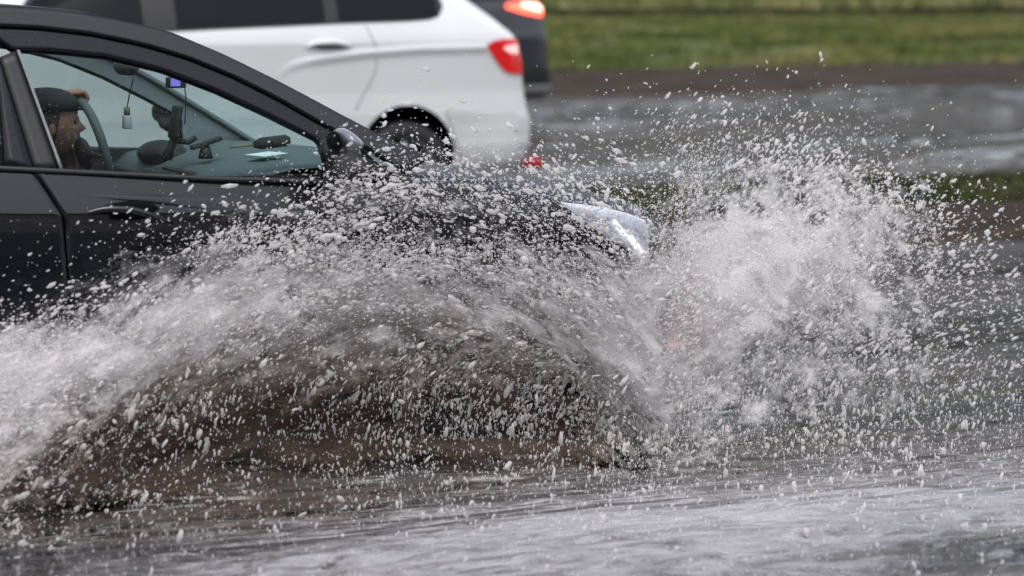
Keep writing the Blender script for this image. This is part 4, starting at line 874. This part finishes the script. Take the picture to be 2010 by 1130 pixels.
# how full of droplets the curtain is (0..9), every ~17 cm along and ~13 cm down
COV = [
#-100 0   100  200  300  400  500  600  700  800  900 1000 1100 1200 1300 1400 1500 1600 1700 1800 1900 2000 2100
 [0,  0,  0,   0,   0,   0,   0,   0,   0,   0,   0,  0,   0,   0,   0,   0,   .02,  0,  0,   0,   0,   0,   0],     # 100
 [0,  0,  0,   0,   0,   0,   0,   0,   0,   .02, .05,.04, .05, .06, .12, .2,  .3, .2, .08,  .02, 0,   0,   0],     # 175
 [0,  0,  0,   0,   0,   0,   0,   0,   .25,  .3,  .2, .15, .3, .4,  .5,  .8,  1.7,.9, .4,  .08,  .03, 0,   0],     # 250
 [0,  0,  0,   0,   0,   0,   .1,  .5,  2.0, 3.2, 2.6,2.0, 2.0, 2.2, 2.6, 3.2, 4.3,4.2,3.2, 1.3, .2,  .1,  .1],     # 325
 [0,  0,  0,   .02, .1,  .5,  1.6, 3.8, 5.2, 5.4, 4.8,4.4, 4.0, 4.2, 5.2, 6.3, 7.0,7.2,7.6, 5.6, .7,  .2,  .2],     # 400
 [.05, .05, .1,  .3,  .8, 2.0, 4.8, 7.0, 6.6, 5.6, 5.0,4.6, 4.4, 4.6, 6.4, 8.2, 8.4,8.0,8.0, 6.6, 1.3, .4,  .3],     # 475
 [.15,.15,.35, .7, 2.0, 4.6, 7.2, 6.6, 6.0, 5.6, 5.8,6.0, 5.8, 6.0, 8.0, 8.6, 8.0,7.4,7.0, 5.6, 1.6, .6,  .5],     # 550
 [.6, .7, 1.6, 3.4, 6.0, 6.6, 6.0, 5.6, 5.4, 5.6, 6.0,6.4, 6.6, 7.4, 8.6, 7.2, 6.0,5.4,5.0, 4.2, 2.2, 1.2, 1],      # 625
 [3.4,4.4,6.4, 7.2, 6.6, 5.2, 4.6, 4.2, 4.2, 4.6, 5.0,5.2, 5.6, 7.8, 7.8, 5.4, 4.4,4.0,3.8, 3.4, 2.4, 1.8, 1.6],    # 700
 [8.6,8.6,7.6, 5.6, 4.6, 3.6, 3.0, 2.8, 2.8, 3.0, 3.3,3.4, 4.0, 7.2, 6.0, 4.2, 3.8,3.6,3.4, 3.2, 2.6, 2.2, 2],      # 775
 [7.8,7.6,5.6, 3.6, 2.8, 2.3, 2.0, 1.9, 2.0, 2.1, 2.1,2.2, 2.8, 5.2, 3.9, 3.2, 3.0,2.8,2.8, 2.8, 2.6, 2.4, 2.2],    # 850
 [6.2,5.6,3.4, 2.4, 1.8, 1.5, 1.4, 1.4, 1.4, 1.4, 1.4,1.5, 1.6, 2.2, 1.8, 1.6, 1.5,1.4,1.4, 1.4, 1.3, 1.2, 1.2],    # 925
 [2.6,2.4,1.8, 1.2, .9, .8, .7, .7, .7, .7, .7,.7, .7, .8, .7, .7, .7,.7,.7, .6, .6, .6, .6],    # 1000
 [.5,.5,.4]+[.25]*20,     # 1075
 [.15]*23]
COV = np.array(COV)/10; COV[5:8, 14:18] = np.minimum(COV[5:8, 14:18]*1.08, .9); COV[3:8, 19] *= .62; COV[3:8, 20] *= .6; COV[3:6, 6:14] *= .8
# muddiness of the solid water underneath (0 white froth .. 1 brown)
SILT = np.array([
 [0]*23, [0]*23, [0]*23, [0]*23, [0]*23,
 [0]*23,
 [0]*23,
 [0,0,0,0,.0,.05,.12,.2,.25,.28,.28,.25,.2,.05]+[0]*9,
 [0,0,0,.1,.25,.35,.4,.42,.45,.45,.45,.45,.4,.1]+[0]*9,
 [0,0,.1,.35,.55,.62,.68,.7,.72,.72,.72,.7,.6,.25]+[0]*9,
 [0,.1,.5,.9,1,1,1,1,1,1,1,.95,.9,.5,.2]+[.1]*8,
 [.3,.5,.85,1,1,1,.95,.9,.85,.8,.8,.8,.75,.5,.3]+[.2]*8,
 [.5,.6,.7,.7,.6,.5,.5,.5,.5,.5,.5,.5,.5,.4,.3]+[.2]*8,
 [.3]*23, [.3]*23], float)
# how closed the muddy curtain is
MUD = np.array([
 [0]*23, [0]*23, [0]*23, [0]*23, [0]*23,
 [0]*6+[.10,.10,.05]+[0]*14,
 [0,0,0,0,.12,.3,.35,.3,.28,.28,.3,.3,.3,.2]+[0]*9,
 [0,0,.05,.2,.5,.68,.7,.75,.8,.8,.8,.8,.75,.4]+[0]*9,
 [.15,.25,.45,.6,.7,.7,.75,.85,.9,.95,.95,.95,.85,.4]+[0]*9,
 [.6,.75,.85,.9,.95,1,1,1,1,1,1,1.1,1.1,.6]+[0]*9,
 [.7,.8,.95,1.05,1.1,1.1,1.1,1.1,1.05,1.05,1.05,1.05,1.0,.5]+[0]*9,
 [.8,.85,.95,1,1,.9,.6,.3,.1]+[0]*14,
 [.3,.3,.25,.1]+[0]*19,
 [0]*23, [0]*23], float)
FR = np.clip((COV-.28)*1.3, 0, 1); FR[3:6, 6:15] *= .3; FR[3:9, 19:] *= .4; FR[6:8, 5:13] *= .8; FR[6, 9:14] *= .7; FR[3:6, 15:] *= .72; FR[6:9, 17:] *= .85; FR[5:8, 14:17] = FR[5:8, 14:17]*1.15+.08; FR[6:8, 4:14] += .15; FR[8, 3:14] += .28; FR[9, 3:13] += .14; FR[8:12, 0:4] += .22; FR[6:11, 13:16] = np.clip(FR[6:11, 13:16]*1.2+.12, 0, 1)
# ridge of the sheet (v as a function of u) and the fan origin in front of the nose
def flow_uv(u, v):
    """coordinates along / across the stream: left of the nose it follows the falling arc, right of it fans out from the bumper"""
    ridge = np.interp(u, [0, 1, 2, 3, 4, 5, 6, 7, 8, 9, 10, 11, 12, 13, 14], [9.0, 8.3, 7.6, 7.0, 6.3, 5.7, 5.2, 4.75, 4.4, 4.3, 4.5, 5.0, 5.7, 6.6, 8.0])
    a1 = u*.17; c1 = (v-ridge)*.13
    dx = (u-11.6)*.17; dy = (v-11.8)*.13
    rr = np.hypot(dx, dy); th = np.arctan2(-dy, dx)
    k = 1/(1+np.exp(-(u-13.4)*4))
    return a1, c1, rr+3, th*.55+2, k
def flow_dir(u, v):
    e_ = .05; ridge = lambda q: np.interp(q, [0, 1, 2, 3, 4, 5, 6, 7, 8, 9, 10, 11, 12, 13, 14], [9.0, 8.3, 7.6, 7.0, 6.3, 5.7, 5.2, 4.75, 4.4, 4.3, 4.5, 5.0, 5.7, 6.6, 8.0])
    dv = (ridge(u+.4)-ridge(u-.4))/.8*.75   # downwards slope in equal units
    a_left = np.arctan2(-dv, 1.0); dx = (u-11.6); dy = (v-11.8)*.75; a_right = np.arctan2(-dy, dx)*.75
    k = 1/(1+np.exp(-(u-13.4)*4)); a = a_left*(1-k)+a_right*k
    # falling drops lower down: near vertical, leaning back on the left
    fall = np.clip((v-7.2)/2.0, 0, 1)*np.clip((u-1.5)/2.5, 0, 1); a = a*(1-fall)+(R(86)-R(22)*np.clip((7-u)/7, 0, 1))*fall
    return a
splash = empty('water_splash', (3.0, 7.6, 0), 'huge pale curtain of spray and muddy water thrown up by the front wheel of the black sedan', 'splash'); splash['kind'] = 'stuff'
def fnoise(u, v, sx, sy, o, seed):
    a, c, a2, c2, k = flow_uv(u, v); return fbm(a*sx+seed, c*sy+seed, o, seed)*(1-k)+fbm(a2*sx+seed, c2*sy+seed, o, seed)*k
def curtain(name, A, m, du, seed, u0, u1, v0, v1, right, add=0., wob=.04, silt=SILT, siltadd=0.):
    us = np.arange(u0, u1, .12); vs = np.arange(v0, v1, .12); U, Vv = np.meshgrid(us, vs); u = U.ravel(); v = Vv.ravel()
    P = surf(u, v).copy(); a_, c_, a2_, c2_, kk = flow_uv(u, v); fu, fv = (a2_, c2_) if right else (a_, c_)
    P[:, 1] += du+(fbm(fu*3+seed, fv*9+seed, 4, seed)-.5)*wob*4*np.clip((v-3)/3, .2, 1); P[:, 2] = np.maximum(P[:, 2], .012)
    k = len(us); i, j = np.meshgrid(np.arange(len(vs)-1), np.arange(k-1), indexing='ij'); a = (i*k+j).ravel(); F = np.stack([a, a+1, a+k+1, a+k], 1)
    cov = field(A, u, v)+add; kk = kk if right else 1-kk; cov = cov*np.clip(kk*2.2, 0, 1)**.6-np.clip(.45-kk, 0, 1)*1.2; cov[cov < .02] = -1
    keep = (cov[F] > -.5).any(1); F = F[keep]
    o = fast_mesh(name, P-np.array([3.0, 7.6, 0]), F, m, splash)
    me = o.data; at = me.attributes.new('cover', 'FLOAT', 'POINT'); at.data.foreach_set('value', cov.astype(np.float32))
    at = me.attributes.new('silt', 'FLOAT', 'POINT'); at.data.foreach_set('value', (field(silt, u, v)*1.12+siltadd).astype(np.float32))
    uv = me.uv_layers.new(name='flow'); li = np.empty(len(me.loops), np.int32); me.loops.foreach_get('vertex_index', li)
    uv.data.foreach_set('uv', np.stack([fu[li]+seed*.37, fv[li]+seed*.21], 1).ravel().astype(np.float32)); o['kind'] = 'stuff'
    return o
for dy_, sd_, f_ in ((.08, 1, 1), (.0, 5, .85), (.14, 11, .95)): curtain('muddy_curtain', MUD*f_, M['curtain'], dy_, sd_, 0, 16, 4, 13, False)
for dy_, sd_, f_, si_ in ((.03, 2, .95, -.1), (-.05, 7, .7, -.2), (-.12, 8, .55, -.25)):
    curtain('froth_curtain', FR*f_, M['froth'], dy_, sd_, 0, 16, 3, 13, False, siltadd=si_)
    curtain('froth_curtain', FR*f_, M['froth'], dy_, sd_+20, 12, 21, 3, 13, True, siltadd=si_)

# droplet shapes
def ico(sub_=0):
    bm = bmesh.new(); bmesh.ops.create_icosphere(bm, subdivisions=sub_, radius=1); V = np.array([v.co[:] for v in bm.verts]); F = np.array([[v.index for v in f.verts] for f in bm.faces]); bm.free(); return V, F
OCT = (np.array([[1, 0, 0], [-1, 0, 0], [0, 1, 0], [0, -1, 0], [0, 0, 1], [0, 0, -1]], float), np.array([[0, 2, 4], [2, 1, 4], [1, 3, 4], [3, 0, 4], [2, 0, 5], [1, 2, 5], [3, 1, 5], [0, 3, 5]]))
def droplets(name, pos, rad, elong, ang, shape, m, parent, g, lump=0.):
    SV, SF = shape; n = len(pos); k = len(SV)
    base = np.broadcast_to(SV, (n, k, 3)).copy()
    if lump: base *= (1+g.normal(0, lump, (n, k)))[:, :, None]
    base[:, :, 0] *= (rad*elong)[:, None]; base[:, :, 1] *= rad[:, None]; base[:, :, 2] *= rad[:, None]
    c, s = np.cos(ang)[:, None], np.sin(ang)[:, None]
    x = base[:, :, 0]*c-base[:, :, 2]*s; z = base[:, :, 0]*s+base[:, :, 2]*c
    V = np.stack([x+pos[:, None, 0], base[:, :, 1]+pos[:, None, 1], z+pos[:, None, 2]], -1).reshape(-1, 3)-np.array([3.0, 7.6, 0])*(parent is not None)
    F = (SF[None]+(np.arange(n)*k)[:, None, None]).reshape(-1, 3)
    o = fast_mesh(name, V, F, m, parent); return o
def thin(u, v): return 1
def spray(name, N, seed, r_med, r_sig, r_max, el, spread, shape, power=1., patchy=1., lump=0., floor=0., vmin=0, dens=None):
    g = np.random.default_rng(seed); u = g.uniform(0, NC-1, N); v = g.uniform(vmin, NR-1, N); D = COV if dens is None else dens
    c = field(D, u, v); c = -np.log(1-np.clip(c, 0, .93))**1
    nz = fnoise(u, v, 6, 20, 4, seed); nz2 = fbm(u*1.5, v*1.9, 3, seed+5)
    w_ = (c/2.66)**power*np.clip(1+patchy*(nz-.5)*5+patchy*(nz2-.5)*2.2, .05, 3)*thin(u, v)+floor
    k = g.random(N) < w_; u, v = u[k], v[k]; n = len(u)
    P = surf(u, v); sp = spread*(1+np.clip((u-13)/4, 0, 1.5)*1.5); P[:, 1] += g.normal(0, 1, n)*sp; P[:, 0] += g.normal(0, .02, n); P[:, 2] += g.normal(0, .02, n); P[:, 2] = np.maximum(P[:, 2], .008)
    rad = np.minimum(r_med*np.exp(g.normal(0, r_sig, n)), r_max); ang = flow_dir(u, v)+g.normal(0, .22, n)
    wild = g.random(n) < .15; ang[wild] = g.uniform(0, math.pi, wild.sum())
    e_ = 1+np.abs(g.normal(0, 1, n))*el; P[:, 1] = np.minimum(P[:, 1], np.where((P[:, 0] < 4.2) & (P[:, 2] < 1.0), 7.86, 99))
    return droplets(name, P, rad, e_, ang, shape, M['wet_drop' if name != 'fine_spray' else 'drop'], splash, g, lump)
FINE = COV.copy(); FINE[8:13, 3:13] *= .45; FINE[7:13, 15:] *= .6
spray('fine_spray', 520000, 101, .0015, .32, .0035, 1.2, .10, OCT, 1.0, 1.0, dens=FINE)
spray('droplets', 230000, 102, .0022, .55, .009, 1.2, .09, ico(1), 1.0, 1.5, .07)
FALL = np.zeros_like(COV); FALL[7:13, 1:14] = [[.25], [.5], [.6], [.5], [.3], [.08]]; FALL[6:13, 14:23] = [[.3], [.4], [.42], [.36], [.28], [.16], [.06]]
BIG = COV.copy(); BIG[9:, :] *= .5; BIG[11:, :] *= .3
spray('falling_drops', 70000, 104, .0018, .42, .0055, 2.6, .12, ico(1), 1.0, .5, .04, dens=FALL)
spray('large_droplets', 13000, 103, .0038, .45, .0105, .9, .08, ico(2), .8, 1.5, .09, dens=BIG)
for c_ in list(splash.children): c_['kind'] = 'stuff'

# rain falling over the water in front
g = np.random.default_rng(77); n = 1500
P = np.stack([g.uniform(1.2, 6.2, n), g.uniform(5.7, 8.0, n), g.random(n)**2*.16+.01], 1)
o = droplets('rain', P, np.full(n, .0009), g.uniform(4, 12, n), np.full(n, R(88))+g.normal(0, .06, n), OCT, M['drop'], None, g); tag(o, 'short pale streaks of rain and rebound over the frothy foreground water', 'rain', 'stuff')
